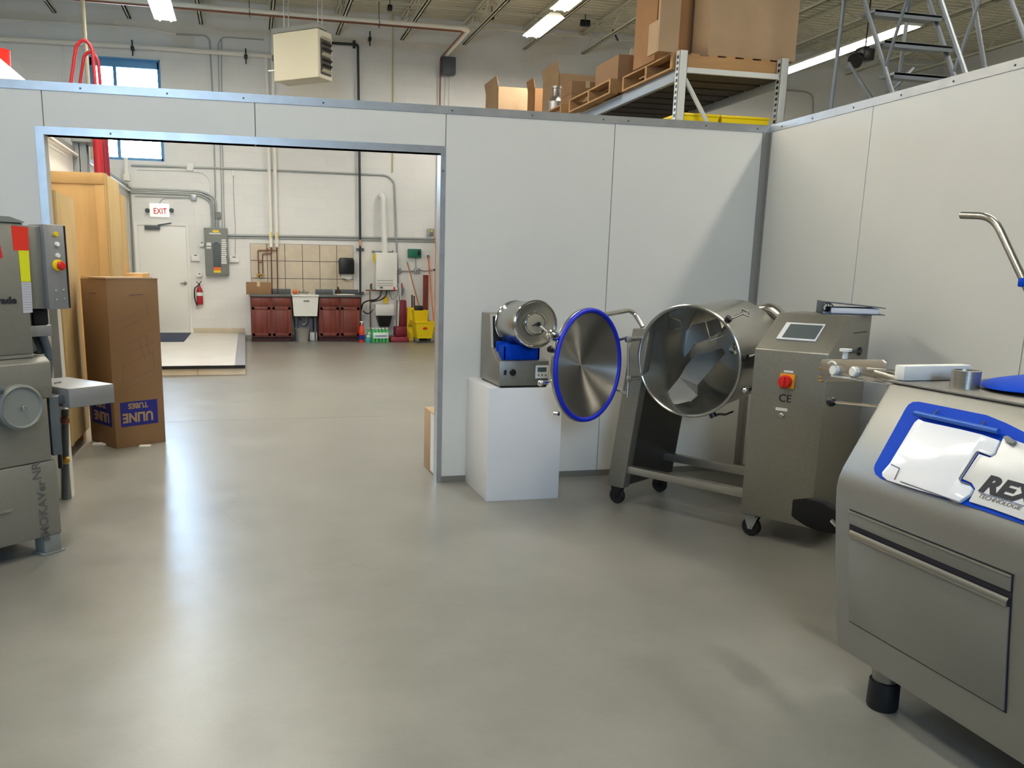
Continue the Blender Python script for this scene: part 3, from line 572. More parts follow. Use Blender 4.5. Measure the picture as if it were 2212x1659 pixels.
b = MB(); b.tube([W(854, 596, .06), W(857, 612, .08), W(861, 625, .1), W(858, 640, .1), W(848, 648, .1), W(843, 640, .1), W(841, 627, .12)], .007, 8, .06); link('power_cord', b, GREYP, t)
b = MB(); wbox(b, 828, 640, 837, 655, .05, .05, .005); link('gas_valve', b, YELB, t)
b = MB(); b.cyl(W(801.5, 614, .13), W(801.5, 625, .13), .022); link('valve_cap', b, mat('valve_green', (52, 92, 60), .5), t)
p = W(829, 682, .05); b = MB(); wbox(b, 809, 657, 849, 681, .16, .0, .004); one('wall_cabinet', b, WHITE, 'plain white box on the wall below the water heater', 'wall box')
p = W(828, 700, .1); b = MB(); x0_, x1_ = W(811, 690).x, W(842, 690).x; z0_, z1_ = W(828, 704, .1).z, W(828, 681.5, .1).z
b = MB(); frus(b, x0_, x1_, YW - .3, YW - .02, z1_, .05, .04, z0_, .01)
one('black_basket', b, BLACK, 'black tray hanging under the white wall box', 'tray')
# green box & outlets
t = thing('control_box', 'green control box on the far wall right of the water heater', 'wall box', W(894, 557, .05))
b = MB(); wbox(b, 880.5, 538, 908.5, 556.5, .08, 0, .006); link('case', b, GREENB, t)
b = MB(); wbox(b, 902, 541.5, 907.5, 551, .01, .08, .002); link('keypad', b, BLACK, t)
for (u, v, lab) in ((860, 585, 'grey outlet box beside the water heater'), (900, 585, 'grey outlet box below the green control box')):
    b = MB(); wbox(b, u - 6, v - 5.5, u + 6, v + 5.5, .06, 0, .008); b.mi = 1; wbox(b, u - 1, v - 1, u + 1, v + 1, .003, .06, 0); one('outlet_box', b, [GALV, BLACK], lab, 'outlet')
conduit('conduit', [(866, 585.5), (894, 586)], .012, CONDUIT, 'short grey conduit joining the two outlet boxes')
conduit('conduit', [(897.5, 556), (898, 580)], .011, CONDUIT, 'short vertical conduit below the green control box')
t = thing('outlet_box', 'grey outlet box high on the right with a yellow plug', 'outlet', W(929, 508, .03)); b = MB(); wbox(b, 923, 494, 936, 509, .06, 0, .006); link('box', b, GALV, t)
b = MB(); b.cyl(W(932.5, 499, .06), W(932.5, 499, .13), .025); link('plug', b, YELB, t); b = MB(); b.tube([W(933, 501, .12), W(938, 510, .1), W(941, 530, .06), W(939.5, 600, .05), W(938, 690, .05)], .006, 8, .05); link('cable', b, ORANGE, t)
b = MB(); b.tube([W(905.5, 582, .07), W(914, 586, .05), W(930, 585, .05), W(938, 583, .03)], .006, 6, .05); b.lathe([(.02, 0), (.02, .04)], W(938, 583, .01), (0, -1, 0), 10); one('power_cord', b, BLACK, 'thin black cord strung from the outlet box to the right', 'cord')
# brooms etc leaning on far wall
def lean(name, base, top, r, m, label, cat, head=None):
    t = thing(name, label, cat, base); b = MB(); b.tube([base, top], r, 10); link('handle', b, m, t)
    if head:
        b = MB(); head(b); link(head.__name__, b, BLACK, t)
    return t
p0 = at(923, 706, 'y', 16.9); p1 = W(879.5, 566, .03)
t = thing('broom', 'broom with a plain wooden handle leaning on the far wall behind the mop bucket', 'broom', (p0.x, 17.1, 0)); b = MB(); b.tube([(p0.x + .03, 17.1, .12), p1], .014, 10); link('handle', b, WOODH, t); b = MB(); b.box((p0.x - .12, 17.07, 0), (p0.x + .1, 17.14, .12), .01); link('bristles', b, BLACK, t)
t = thing('mop', 'mop with an orange red handle leaning at the right edge of the opening', 'mop', (at(932, 735, 'y', 16.9).x, 16.95, 0)); a_ = at(934.5, 700, 'y', 17.05); c_ = W(924.5, 552, .02); b = MB(); b.tube([(a_.x + .05, 17.05, .1), c_], .013, 10); link('handle', b, ORANGE, t); b = MB(); b.cyl(c_ - Vector((.0, 0, .05)), c_ + Vector((0, 0, .01)), .017); link('grip', b, BLACK, t)
b = MB(); b.lathe([(.03, .22), (.09, .06), (.1, 0), (0, 0)], (a_.x + .05, 17.05, 0), (0, 0, 1), 16); link('mop_head', b, CREAM, t)
x_ = W(920, 650, .05).x; z_ = W(921, 594, .05).z; b = MB(); b.box((x_ - .06, YW - .07, .0), (x_ + .045, YW - .02, z_), .005); one('plank', b, mat('brown_board', (124, 48, 30), .6), 'upright dark red brown board against the far wall beside the mop', 'board')
for (u, vt, lab, mm) in ((889, 637, 'black handle of a scraper standing in the mop bucket area', BLACK), (893.5, 639, 'brown handled tool standing beside the black one', mat('brown_tool', (92, 38, 30), .6))):
    b = MB(); p_ = at(u + 1, vt, 'y', 17.1); b.tube([(p_.x + .02, 17.1, 0), (p_.x, 17.1, p_.z)], .016, 8); b.box((p_.x - .05, 17.07, 0), (p_.x + .07, 17.13, .08), .008); one('scraper', b, mm, lab, 'tool')
# red upright vacuum
t = thing('upright_vacuum', 'dark red upright vacuum cleaner left of the wet floor sign', 'vacuum cleaner', (at(870, 735, 'y', 17.0).x, 17.0, 0))
x0, x1 = at(864.5, 700, 'y', 17).x, at(878, 700, 'y', 17).x; z1 = at(871, 648, 'y', 17).z
b = MB(); b.prism([(x0 - .01, 16.98, .28), (x1 + .01, 16.98, .28), (x1 - .005, 16.98, z1), (x0 + .01, 16.98, z1)], (0, .14, 0), bev=.02); link('dust_bag_housing', b, MAROON, t)
b = MB(); b.box((at(853, 730, 'y', 16.8).x, 16.72, .1), (at(878, 730, 'y', 16.8).x, 17.05, .30), .03); link('motor_housing', b, MAROON, t)
b = MB(); b.box((at(842, 730, 'y', 16.75).x, 16.62, .0), (at(881, 730, 'y', 16.75).x, 16.98, .1), .02); link('floor_head', b, mat('pink_red', (150, 52, 66), .5), t)
b = MB(); b.tube([((x0 + x1) / 2 - .03, 17.1, z1 - .05), ((x0 + x1) / 2 - .03, 17.2, z1 + .25), ((x0 + x1) / 2 - .03, 17.25, z1 + .38)], .017, 10, .05); link('push_handle', b, GALV, t)
p = at(868.5, 612, 'y', 17.25); b = MB(); b.tube([p, p + Vector((.01, 0, -.1))], .022, 10); link('grip', b, mat('pink_grip', (204, 110, 112), .5), t)
b = MB(); b.prism([p + Vector((-.07, -.03, -.4)), p + Vector((-.05, -.03, -.2)), p + Vector((-.0, -.03, -.08)), p + Vector((.05, -.03, -.11)), p + Vector((.02, -.03, -.22)), p + Vector((-.03, -.03, -.3))], (0, .02, 0)); one('cloth', b, BAGG, 'grey plastic bag draped on the vacuum cleaner handle', 'bag')
for (ua, ub, vt, lab, mm) in ((857.5, 855, 648, 'dark squeegee handle leaning left of the red vacuum', DARKST), (861.5, 857, 643, 'cream coloured flat stick leaning left of the red vacuum', CREAM)):
    b = MB(); pt = W(ua, vt, .03); pb = at(ub, 725, 'y', 17.1); b.box((pb.x - .005, 17.1, .0), (pb.x + .03, 17.12, .02)); b.tube([(pb.x + .01, 17.11, .01), pt], .014, 8); one('stick', b, mm, lab, 'stick')
# wet floor sign
t = thing('wet_floor_sign', 'yellow folding wet floor sign standing behind the mop bucket', 'floor sign', (at(888, 735, 'y', 17.0).x, 17.0, 0))
x0, x1 = at(877, 730, 'y', 17).x, at(899, 730, 'y', 17).x; z1 = at(885, 664, 'y', 17.1).z
for s_ in (0, 1):
    b = MB(); y0_, y1_ = (16.95, 17.08) if s_ == 0 else (17.24, 17.12)
    b.prism([(x0, y0_, 0), (x1, y0_, 0), (x1 - .04, y1_, z1), (x0 + .04, y1_, z1)], (0, .012, 0)); link('board', b, YEL, t)
p = Vector(((x0 + x1) / 2, 16.985, .34)); b = MB(); 
for k in range(3):
    a1 = PI / 2 + k * 2 * PI / 3; a2 = a1 + 2 * PI / 3; b.tube([p + Vector((.075 * math.cos(a1), .02 * math.sin(a1) - .0, .085 * math.sin(a1))), p + Vector((.075 * math.cos(a2), .02 * math.sin(a2), .085 * math.sin(a2)))], .005, 6)
b.tube([p + Vector((-.02, -.0, -.01)), p + Vector((.02, 0, -.02))], .006, 6); link('warning_symbol', b, INK, t)
# mop bucket
bx = at(918, 735, 'y', 16.55).x; t = thing('mop_bucket', 'yellow mop bucket with wringer on casters at the far right of the opening', 'mop bucket', (bx, 16.6, 0))
zt_ = at(918, 695, 'y', 16.4).z; x0, x1 = at(896.5, 715, 'y', 16.4).x, at(938.5, 715, 'y', 16.4).x
b = MB(); frus(b, x0, x1, 16.35, 16.85, zt_, .05, .05, .09, .012); b.box((x0 - .01, 16.34, zt_ - .02), (x1 + .01, 16.36, zt_ + .005), .006); link('bucket', b, YEL, t)
b = MB(); zw = at(905, 670, 'y', 16.7).z; xw0, xw1 = at(893, 680, 'y', 16.7).x, at(924, 680, 'y', 16.7).x; frus(b, xw0, xw1, 16.62, 16.9, zw, .03, .04, zt_ - .12, .012); link('wringer', b, YEL, t)
b = MB(); b.box((xw0 + .04, 16.66, zw - .02), (xw1 - .1, 16.86, zw + .09), .02); link('wringer_press', b, BLACK, t)
b = MB(); p = Vector(((x0 + x1) / 2, 16.365, zt_ - .13)); b.lathe([(.05, 0), (.05, .006)], (0, 0, 0), (0, -1, 0), 20, W=Matrix.Translation(p) @ Matrix.Diagonal((1, 1, .45, 1))); link('badge', b, REDB, t)
for sx_ in (x0 + .06, x1 - .05):
    for sy in (16.42, 16.78):
        b = MB(); b.lathe([(.02, -.018), (.045, -.018), (.045, .018), (.02, .018)], (sx_, sy, .045), (1, 0, 0), 18); c_ = link('caster', b, GREYP, t)
# bottles
def bottle_pack(u0, u1, y, z, rows, lab):
    x0, x1 = at(u0, 735, 'y', y).x, at(u1, 735, 'y', y).x; n = max(2, round((x1 - x0) / .075)); t = thing('bottle_pack', lab, 'bottle pack', ((x0 + x1) / 2, y + .1, 0)); w = (x1 - x0) / n
    for i in range(n):
        for j in range(rows):
            b = MB(); r = w * .47; b.lathe([(r * .9, 0), (r, .01), (r, .17), (r * .75, .215), (r * .35, .25), (r * .35, .268)], (x0 + w * (i + .5), y + .04 + j * .075, .002), (0, 0, 1), 14); o = link('bottle', b, BOTTLE, t)
            b = MB(); b.lathe([(r * .42, .262), (r * .42, .285), (0, .286)], (x0 + w * (i + .5), y + .04 + j * .075, .0), (0, 0, 1), 10); link('cap', b, WHITEP, t)
    b = MB(); b.box((x0 + .02, y - .006, .08), (x1 - .02, y - .002, .2), .001); link('wrap_label', b, mat('pack_label', (206, 222, 214), .4), t)
    b = MB(); b.box((x0 + .06, y - .008, .125), (x1 - .05, y - .006, .14)); link('label_stripe', b, INKB, t)
    return t
bottle_pack(804, 841, 16.55, 0, 3, 'shrink wrapped pack of green water bottles on the floor below the heater')
bottle_pack(793, 803, 16.75, 0, 1, 'smaller pair of green bottles left of the shrink wrapped pack')
t = thing('detergent_bottle', 'orange red pump bottle with a blue label beside the right cabinet', 'bottle', (at(781, 735, 'y', 16.6).x, 16.62, 0))
p = Vector((at(781.5, 735, 'y', 16.6).x, 16.62, 0)); b = MB(); b.lathe([(.05, 0), (.055, .02), (.055, .2), (.045, .3), (.02, .34), (.02, .36)], p, (0, 0, 1), 20); link('body', b, mat('orange_red', (222, 62, 32), .35), t)
b = MB(); b.lathe([(.0565, .05), (.0565, .15)], p, (0, 0, 1), 20, cap=(False, False)); link('label_band', b, INKB, t)
b = MB(); b.cyl(p + Vector((0, 0, .36)), p + Vector((0, 0, .41)), .01); b.box(p + Vector((-.035, -.015, .4)), p + Vector((.035, .015, .42)), .005); link('pump', b, WHITEP, t)
t = thing('spray_bottle', 'small blue bottle with a white cap between the detergent and water bottles', 'bottle', (at(797, 735, 'y', 16.5).x, 16.5, 0)); p = Vector((at(795, 737, 'y', 16.48).x, 16.48, 0)); b = MB(); b.lathe([(.045, 0), (.05, .02), (.05, .08), (.03, .12)], p, (0, 0, 1), 16); link('body', b, mat('teal', (60, 150, 160), .3), t); b = MB(); b.lathe([(.032, .12), (.032, .15), (0, .151)], p, (0, 0, 1), 14); link('cap', b, WHITEP, t)

# ================================================================= HIGH THINGS
# unit heater
P1 = at(688, 166, 'y', 13.0); dL = Vector((-.77, .64, 0)).normalized(); dS = Vector((.64, .77, 0)).normalized()
nf = dS; zt_ = at(690, 60, 'y', 13.0).z; Lh = (atp(592, 180, P1, dS) - P1).dot(dL); zb = P1.z; Dh = .36
t = thing('unit_heater', 'beige gas unit heater with dark louvres hanging below the roof', 'heater', P1 + dL * Lh / 2 + dS * Dh / 2)
HT = Matrix(((dL.x, dS.x, 0, P1.x), (dL.y, dS.y, 0, P1.y), (0, 0, 1, zb), (0, 0, 0, 1)))
b = MB(HT); b.box((0, 0, 0), (Lh, Dh, zt_ - zb), .012); link('casing', b, BEIGE, t)
b = MB(HT); b.box((-.012, .06, .06), (-.002, Dh - .04, zt_ - zb - .12), .003); link('louvre_recess', b, GRATE, t)
for k in range(7):
    b = MB(HT); z_ = .09 + k * .075; b.prism([(-.012, .07, z_), (-.045, .07, z_ + .03), (-.042, .07, z_ + .036), (-.009, .07, z_ + .006)], (0, Dh - .12, 0)); link('louvre', b, GRATE if k % 3 else BEIGE, t)
b = MB(HT); b.box((-.02, -.01, zt_ - zb), (Lh + .02, Dh * .6, zt_ - zb + .07), .01); link('top_rail', b, GREYP, t)
b = MB(HT); b.tube([(Lh, .1, .45), (Lh + .08, .1, .4), (Lh + .06, .1, .1)], .012, 8, .04); b.box((Lh, .02, .3), (Lh + .05, .12, .38), .01); link('controls', b, BLACK, t)
b = MB(HT); b.tube([(Lh, .08, .18), (Lh + .16, .08, .18)], .012, 8); link('drain_stub', b, WHITEP, t)
for a_, c_ in ((.1, .15), (Lh - .1, .15), (.1, Dh - .1), (Lh - .1, Dh - .1)):
    b = MB(HT); b.cyl((a_, c_, zt_ - zb), (a_, c_, 5.95 - zb), .008, n=8); link('hanger_rod', b, GALV, t)
# white + copper pipe run
zp = 5.62; e = at(1012, 70, 'z', zp); e2 = at(955, 122, 'y', YW - .08)
for (o_, r_, mm, lab) in ((Vector((0, 0, .05)), .045, CREAM, 'white insulated pipe running high across the shop to the far wall'), (Vector((-.09, -.02, 0)), .016, COPPER, 'copper pipe strapped below the white pipe and dropping down the far wall')):
    b = MB(); pts = [Vector((-9, e.y, zp)) + o_, Vector((e.x, e.y, zp)) + o_, Vector((e.x + .02, YW - .08, zp)) + o_]
    if mm is COPPER: pts.append(Vector((e.x + .02, YW - .08, 2.2)) + o_)
    else: pts[-1].y = YW - .02; 
    b.tube(pts, r_, 12, .1); one('pipe', b, mm, lab, 'pipe')
for s_ in (-6.0, -3.0, 0.2, 2.4):
    b = MB(); b.cyl((s_, e.y, zp + .05), (s_, e.y, 6.0), .006, n=6); b.torus((s_, e.y, zp + .02), (1, 0, 0), .06, .006, 20, 6); one('pipe_hanger', b, BLACK, 'black hanger holding the high white pipe', 'hanger', 'hangers of the high white pipe')
b = MB(); wbox(b, 953, 126, 981, 164, .16, .08, .02); t = one('disconnect_box', b, GREYD, 'dark grey electrical box hanging high at the end of the white pipe', 'electrical box')
for u, lab in ((963, 'left'), (972, 'right')): conduit('conduit', [(u, 164), (u - 2, 250), (u - 8, 420)], .011, CREAM, lab + ' thin white conduit under the dark grey high box', off=.02)
# riser on interior wall line
b = MB(); b.cyl((-2.204 - .0, 14.0, 2.96), (-2.204, 14.0, 6.0), .03, n=14); one('riser_pipe', b, mat('tan_pipe', (176, 168, 144), .6), 'tan vertical pipe crossing in front of the high window', 'pipe')
b = MB(); b.tube([(-2.12, 8.0, 2.86), (-2.12, YW - .03, 2.86)], .022, 10); one('conduit', b, WHITE, 'white conduit along the top of the low left block wall', 'conduit')
b = MB(); b.tube([W(280, 405, .03), W(283, 470, .03), W(291, 640, .03)], .02, 10); one('conduit', b, GREYP, 'grey vertical conduit in the corner left of the exit door', 'conduit')
b = MB(); b.box((-2.168, 17.0, 3.0), (-2.06, 17.2, 3.12), .01); b.box((-2.15, 17.05, 2.96), (-2.10, 17.12, 3.01)); b.cyl((-2.12, 17.1, 3.1), (-2.12, 17.1, 3.42), .04); one('wall_light', b, CREAM, 'small cream lamp fitting on the corner below the high window', 'lamp')
# steel column
b = MB(); b.box((-2.165, 12.2, 0), (-2.0, 12.23, 3.02)); b.box((-2.165, 12.4, 0), (-2.0, 12.43, 3.02)); b.box((-2.09, 12.2, 0), (-2.08, 12.43, 3.02)); b.box((-2.165, 12.1, 3.02), (-1.92, 12.55, 3.2), .01); one('steel_column', b, mat('column_grey', (150, 154, 152), .5, .2), 'grey steel column standing against the low left wall', 'column')
# red hoop ladder
t = thing('red_ladder', 'red ladder with looped handrails rising behind the plywood crates', 'ladder', (-1.8, 12.0, 0))
def hoop(pts, Y, name='handrail', r=.022):
    b = MB(); b.tube([at(u, v, 'y', Y) for u, v in pts], r, 12, .18, seg=6); link(name, b, REDP, t)
hoop([(150, 215), (153, 178), (165, 97), (183, 84), (199, 103), (206, 180), (211, 300), (217, 420), (222, 600)], 12.0)
hoop([(170, 215), (173, 178), (182, 120), (196, 110), (212, 128), (218, 200), (226, 330), (232, 420), (238, 600)], 12.7)
b = MB(); b.tube([at(210, 300, 'y', 12.0), at(216, 400, 'y', 12.0), at(226, 700, 'y', 12.0)], .06, 12); link('side_rail', b, REDP, t)
b = MB(); b.tube([at(224, 300, 'y', 12.3), at(231, 410, 'y', 12.3), at(241, 700, 'y', 12.3)], .055, 12); link('side_rail', b, mat('dark_red', (130, 14, 40), .45), t)
for v in (500, 560, 620, 680):
    b = MB(); b.tube([at(219 + (v - 500) * .05, v, 'y', 12.0), at(234 + (v - 500) * .05, v, 'y', 12.3)], .02, 8); link('rung', b, REDP, t)
# white box and red canister up left
b = MB(); b.box((-3.3, 7.4, 2.965), (-2.18, 10.3, 3.34), .01); t = one('storage_box', b, CREAM, 'long cream box on top of the low wall at the upper left edge', 'box')
b = MB(); b.lathe([(.0, 0), (.11, 0), (.115, .24), (.12, .25), (.0, .25)], tuple(at(29, 166, 'z', 3.345) + Vector((-.13, 0, 0))), (0, 0, 1), 24); o = one('red_bucket', b, REDB, 'red bucket on the cream box at the upper left edge', 'bucket')
# fluorescent fixtures
def fixture(x, y0, y1, z, label, group=None, power=0):
    L_ = y1 - y0; t = thing('ceiling_light', label, 'light fixture', (x, (y0 + y1) / 2, z), group)
    b = MB(); b.prism([(x - .17, y0, z), (x - .08, y0, z + .07), (x + .08, y0, z + .07), (x + .17, y0, z)], (0, L_, 0)); link('reflector_hood', b, WHITE, t)
    for dx in (-.085, .085):
        b = MB(); b.cyl((x + dx, y0 + .03, z - .015), (x + dx, y1 - .03, z - .015), .016, n=10); link('tube', b, TUBE, t)
    b = MB(); b.box((x - .15, y0 + .02, z - .008), (x + .15, y1 - .02, z - .004)); link('diffuser', b, TUBE, t)
    for yy in (y0 + .1, y1 - .1): b = MB(); b.cyl((x, yy, z + .07), (x, yy, 5.95), .004, n=6); link('hanger_wire', b, GALV, t)
    l = bpy.data.lights.new('fixture_light', 'AREA'); l.shape = 'RECTANGLE'; l.size = .45; l.size_y = L_; l.energy = power; l.color = (1, .96, .87); lo = bpy.data.objects.new('fixture_light', l); COL.objects.link(lo); lo.location = (x, (y0 + y1) / 2, z - .04)
    return t
PW = 85; PN = 38
fixture(5.02, 13.72, 14.9, 5.5, 'nearer lit fluorescent fixture hanging above the cardboard boxes', power=PW)
fixture(5.02, 12.35, 13.55, 5.56, 'lit fluorescent fixture in line just behind the bright one over the boxes', power=PW)
fixture(-1.12, 13.4, 14.9, 5.3, 'lit fluorescent fixture above the high window', power=28)
for k, (x, y) in enumerate(((-1.1, 7.0), (5.3, 4.1), (.7, 1.9), (5.3, -2.6), (10.4, 6.5), (10.4, .2), (-7.5, 7), (-7.5, .2), (-7.5, 14), (.4, 9.3), (-1.1, 10.6), (-1.6, 1.6))):  # booth and mid-shop fixtures are added to brighten; others follow rows and shadows
    fixture(x, y - 1.2, y + 1.2, 5.5, 'lit fluorescent fixture outside the view, some inferred and some added to brighten', 'fluorescent fixtures of the shop', 115 if k == 9 else 60 if k == 10 else 80 if k == 0 else 105 if k == 1 else 38 if k == 2 else 58 if k == 11 else PW if y > 5 else 8)
t = fixture(10.0, 11.6, 14.9, 5.2, 'long silver fluorescent fixture seen through the grey rolling ladder', power=PW * 1.6)
# black floodlight near rolling ladder
p = at(1868, 118, 'z', 4.6); b = MB(); b.box(p + Vector((-.1, -.1, -.1)), p + Vector((.1, .1, .1)), .03); b.lathe([(.05, 0), (.11, .18), (.1, .19)], p + Vector((-.05, 0, -.02)), (-.8, -.3, -.5), 20); b.cyl(p + Vector((0, 0, .1)), Vector((p.x, p.y, 6.36)), .01, n=8); one('floodlight', b, BLACK, 'black floodlight hanging from the roof behind the rolling ladder', 'lamp')
b = MB(); b.tube([at(u, v, 'y', YW - .02) for u, v in ((1700, 195), (1740, 198), (1757, 206), (1756, 245))], .012, 8, .15); one('conduit', b, CONDUIT, 'thin conduit bending down on the far wall right of the rack', 'conduit')
b = MB(); b.tube([at(1322, 62, 'y', 16.0), at(1335, 88, 'y', 16.0)], .02, 8); b.bc(at(1264, 50, 'y', 16.4), (.2, .08, .12), .02); one('beam_clamp', b, BLACK, 'black clamp on the roof bridging above the pallet rack', 'clamp')
for (u, v) in ((842, 17), (1062, 36), (1264, 51)):
    b = MB(); p = at(u, v, 'y', 16.3); b.bc(p, (.09, .09, .1), .015); b.cyl(p, p + Vector((0, 0, .3)), .008, n=6); one('beam_clamp', b, BLACK, 'small black clamp under the roof joists', 'clamp', 'black clamps under the roof joists')

# ================================================================= PALLET RACK
RX0, RX1 = 4.30, 5.44; frames = [8.05, 10.75, 13.45, 16.15]; zr = 3.40
t = thing('pallet_rack', 'tall grey pallet rack loaded with boxes behind the panel wall', 'rack', ((RX0 + RX1) / 2, 12, 0))
for k, y in enumerate(frames):
    for x in (RX0, RX1):
        b = MB(); zt_ = 3.62; b.box((x - .045, y - .035, 0), (x + .045, y - .031, zt_)); b.box((x - .045, y - .035, 0), (x - .041, y + .035, zt_)); b.box((x + .041, y - .035, 0), (x + .045, y + .035, zt_))
        b.mi = 1; z = 2.5
        while z < 3.58: b.box((x - .047, y - .02, z), (x - .0455, y + .015, z + .03)); z += .055
        b.mi = 0; link('upright', b, [RACKW, BLACK], t)
    b = MB(); b.box((RX0 + .04, y - .015, zr + .02), (RX1 - .04, y + .015, zr + .07)); b.box((RX0 + .04, y - .015, 1.9), (RX1 - .04, y + .015, 1.95)); b.tube([(RX0 + .05, y, 3.36), (RX0 + .62, y, 2.55)], .022, 6); b.tube([(RX0 + .62, y, 2.55), (RX0 + .05, y, 1.95)], .022, 6); link('end_brace', b, RACKW, t)
for y0, y1 in zip(frames, frames[1:]):
    for x in (RX0, RX1):
        for z in (zr, 2.70):
            b = MB(); b.box((x - .025, y0 + .04, z - .05), (x + .025, y1 - .04, z + .06), .004); link('beam', b, RACK, t)
    for z in (zr, 2.70):
        b = MB(); n = 9
        for i in range(n): yy = y0 + .15 + i * (y1 - y0 - .3) / (n - 1); b.box((RX0 + .03, yy - .12, z + .02), (RX1 - .03, yy + .12, z + .055))
        link('deck', b, mat('rack_deck', (60, 52, 48), .8), t)
ZD = zr + .06
def pallet(x0, x1, y0, y1, z, label):
    t = thing('wooden_pallet', label, 'pallet', ((x0 + x1) / 2, (y0 + y1) / 2, z)); n = 7
    for y in (y0, (y0 + y1) / 2 - .02, y1 - .04): b = MB(); b.box((x0, y, z + .018), (x1, y + .04, z + .14)); link('stringer', b, PINE, t)
    for i in range(n):
        xx = x0 + i * (x1 - x0 - .1) / (n - 1); b = MB(); b.box((xx, y0, z + .14), (xx + .1, y1, z + .158)); link('top_board', b, PINE, t)
    for i in range(3):
        xx = x0 + i * (x1 - x0 - .1) / 2; b = MB(); b.box((xx, y0, z), (xx + .1, y1, z + .018)); link('bottom_board', b, PINE, t)
    return z + .16
zz = pallet(4.22, 5.52, 8.1, 9.25, ZD, 'nearest wooden pallet, at the front end of the rack under the tall box')
pallet(4.12, 5.4, 9.35, 10.62, ZD, 'middle wooden pallet on the rack')
pallet(4.12, 5.4, 10.9, 12.2, ZD, 'far wooden pallet on the rack, beside the milk can')
box_card('cardboard_box', (4.62, 8.12, zz), (5.62, 8.95, 4.95), CARDL, 'very large tan cardboard box on the front of the rack')
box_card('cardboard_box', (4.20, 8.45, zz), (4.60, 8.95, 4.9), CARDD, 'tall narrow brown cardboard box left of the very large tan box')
b = MB(); b.box((4.07, 8.12, zz), (4.29, 8.16, 4.85), .003); b.box((4.07, 8.16, zz), (4.09, 8.35, zz + .3)); one('cardboard_sheet', b, CARDL, 'upright tan cardboard sheet at the left front corner of the rack load', 'cardboard sheet')
box_card('cardboard_box', (4.25, 9.45, ZD + .16), (5.0, 10.1, ZD + .45), CARD, 'brown cardboard box with papers sticking out on the middle pallet', open_top=False)
b = MB(); b.prism([(4.45, 9.6, ZD + .451), (4.75, 9.6, ZD + .451), (4.47, 9.6, ZD + .56)], (0, .01, 0)); b.box((4.8, 9.6, ZD + .451), (5.0, 9.8, ZD + .53)); one('paper_sheet', b, WHITEP, 'white papers poking out of the brown box on the rack', 'paper')
z3 = ZD + .161
for (x0, y0, dx, dy, hz, zz_, mm, lab, op) in (
    (4.3, 11.0, .45, .4, .16, z3, CARD, 'flat brown carton with white labels, lower one of two stacked on the far pallet', False),
    (4.3, 11.0, .45, .4, .16, z3 + .161, CARD, 'flat brown carton with white labels, upper one of two stacked on the far pallet', False),
    (at(1207, 180, 'y', 12.5).x, 12.5, at(1300, 180, 'y', 12.5).x - at(1207, 180, 'y', 12.5).x, .7, at(1250, 161, 'y', 12.5).z - ZD, ZD, CARDL, 'tan open carton with crumpled wrap behind the two flat cartons', True),
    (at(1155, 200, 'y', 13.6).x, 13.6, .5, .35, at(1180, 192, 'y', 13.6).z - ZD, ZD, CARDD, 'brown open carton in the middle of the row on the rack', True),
    (at(1076, 200, 'y', 14.2).x, 14.2, at(1188, 200, 'y', 14.2).x - at(1076, 200, 'y', 14.2).x, .75, at(1130, 190, 'y', 14.2).z - ZD, ZD, CARDL, 'tan open carton with shiny tape at the far left end of the rack', True)):
    box_card('cardboard_box', (x0, y0, zz_), (x0 + dx, y0 + dy, zz_ + hz), mm, lab, open_top=op)
b = MB(); hm = at(1201, 187, 'y', 12.27).z - ZD; b.lathe([(0, 0), (.13, 0), (.135, .02), (.135, hm - .22), (.07, hm - .15), (.065, hm - .14), (.065, hm - .04), (.075, hm - .03), (.075, hm), (0, hm)], (at(1201, 215, 'y', 12.27).x, 12.27, ZD), (0, 0, 1), 28, W=None); one('milk_can', b, mat('tin', (166, 162, 158), .38, .8), 'shiny metal milk can standing at the edge of the rack', 'milk can')
b = MB(); b.box((4.30, 15.3, ZD), (4.7, 15.7, ZD + .12), .01); b.box((4.32, 15.9, ZD), (4.9, 16.1, ZD + .16), .01); one('folded_carton', b, CARDD, 'dark flattened carton at the farthest end of the rack', 'cardboard')
for (x0, x1, lab) in ((4.36, 4.80, 'left yellow plastic tote on the rack shelf below the pallets'), (4.83, 5.38, 'right yellow plastic tote on the rack shelf below the pallets')):
    t = thing('yellow_tote', lab, 'tote', ((x0 + x1) / 2, 8.3, 2.76)); b = MB(); frus(b, x0, x1, 8.12, 8.7, 3.03, .03, .03, 2.761, .008); link('bin', b, YEL, t); b = MB(); b.box((x0 - .01, 8.11, 3.03), (x1 + .01, 8.71, 3.06), .012); link('lid', b, YEL, t)
b = MB(); b.lathe([(.05, 0), (.07, .08), (.05, .2), (.02, .26), (.0, .3)], (4.15 + .2, 9.0, 2.76), (0, 0, 1), 16); b.box((4.3, 8.75, 2.76), (4.7, 8.9, 2.9), .01); one('clear_bag', b, CLEAR, 'crumpled clear plastic bag on the lower rack shelf beside the upright', 'bag')

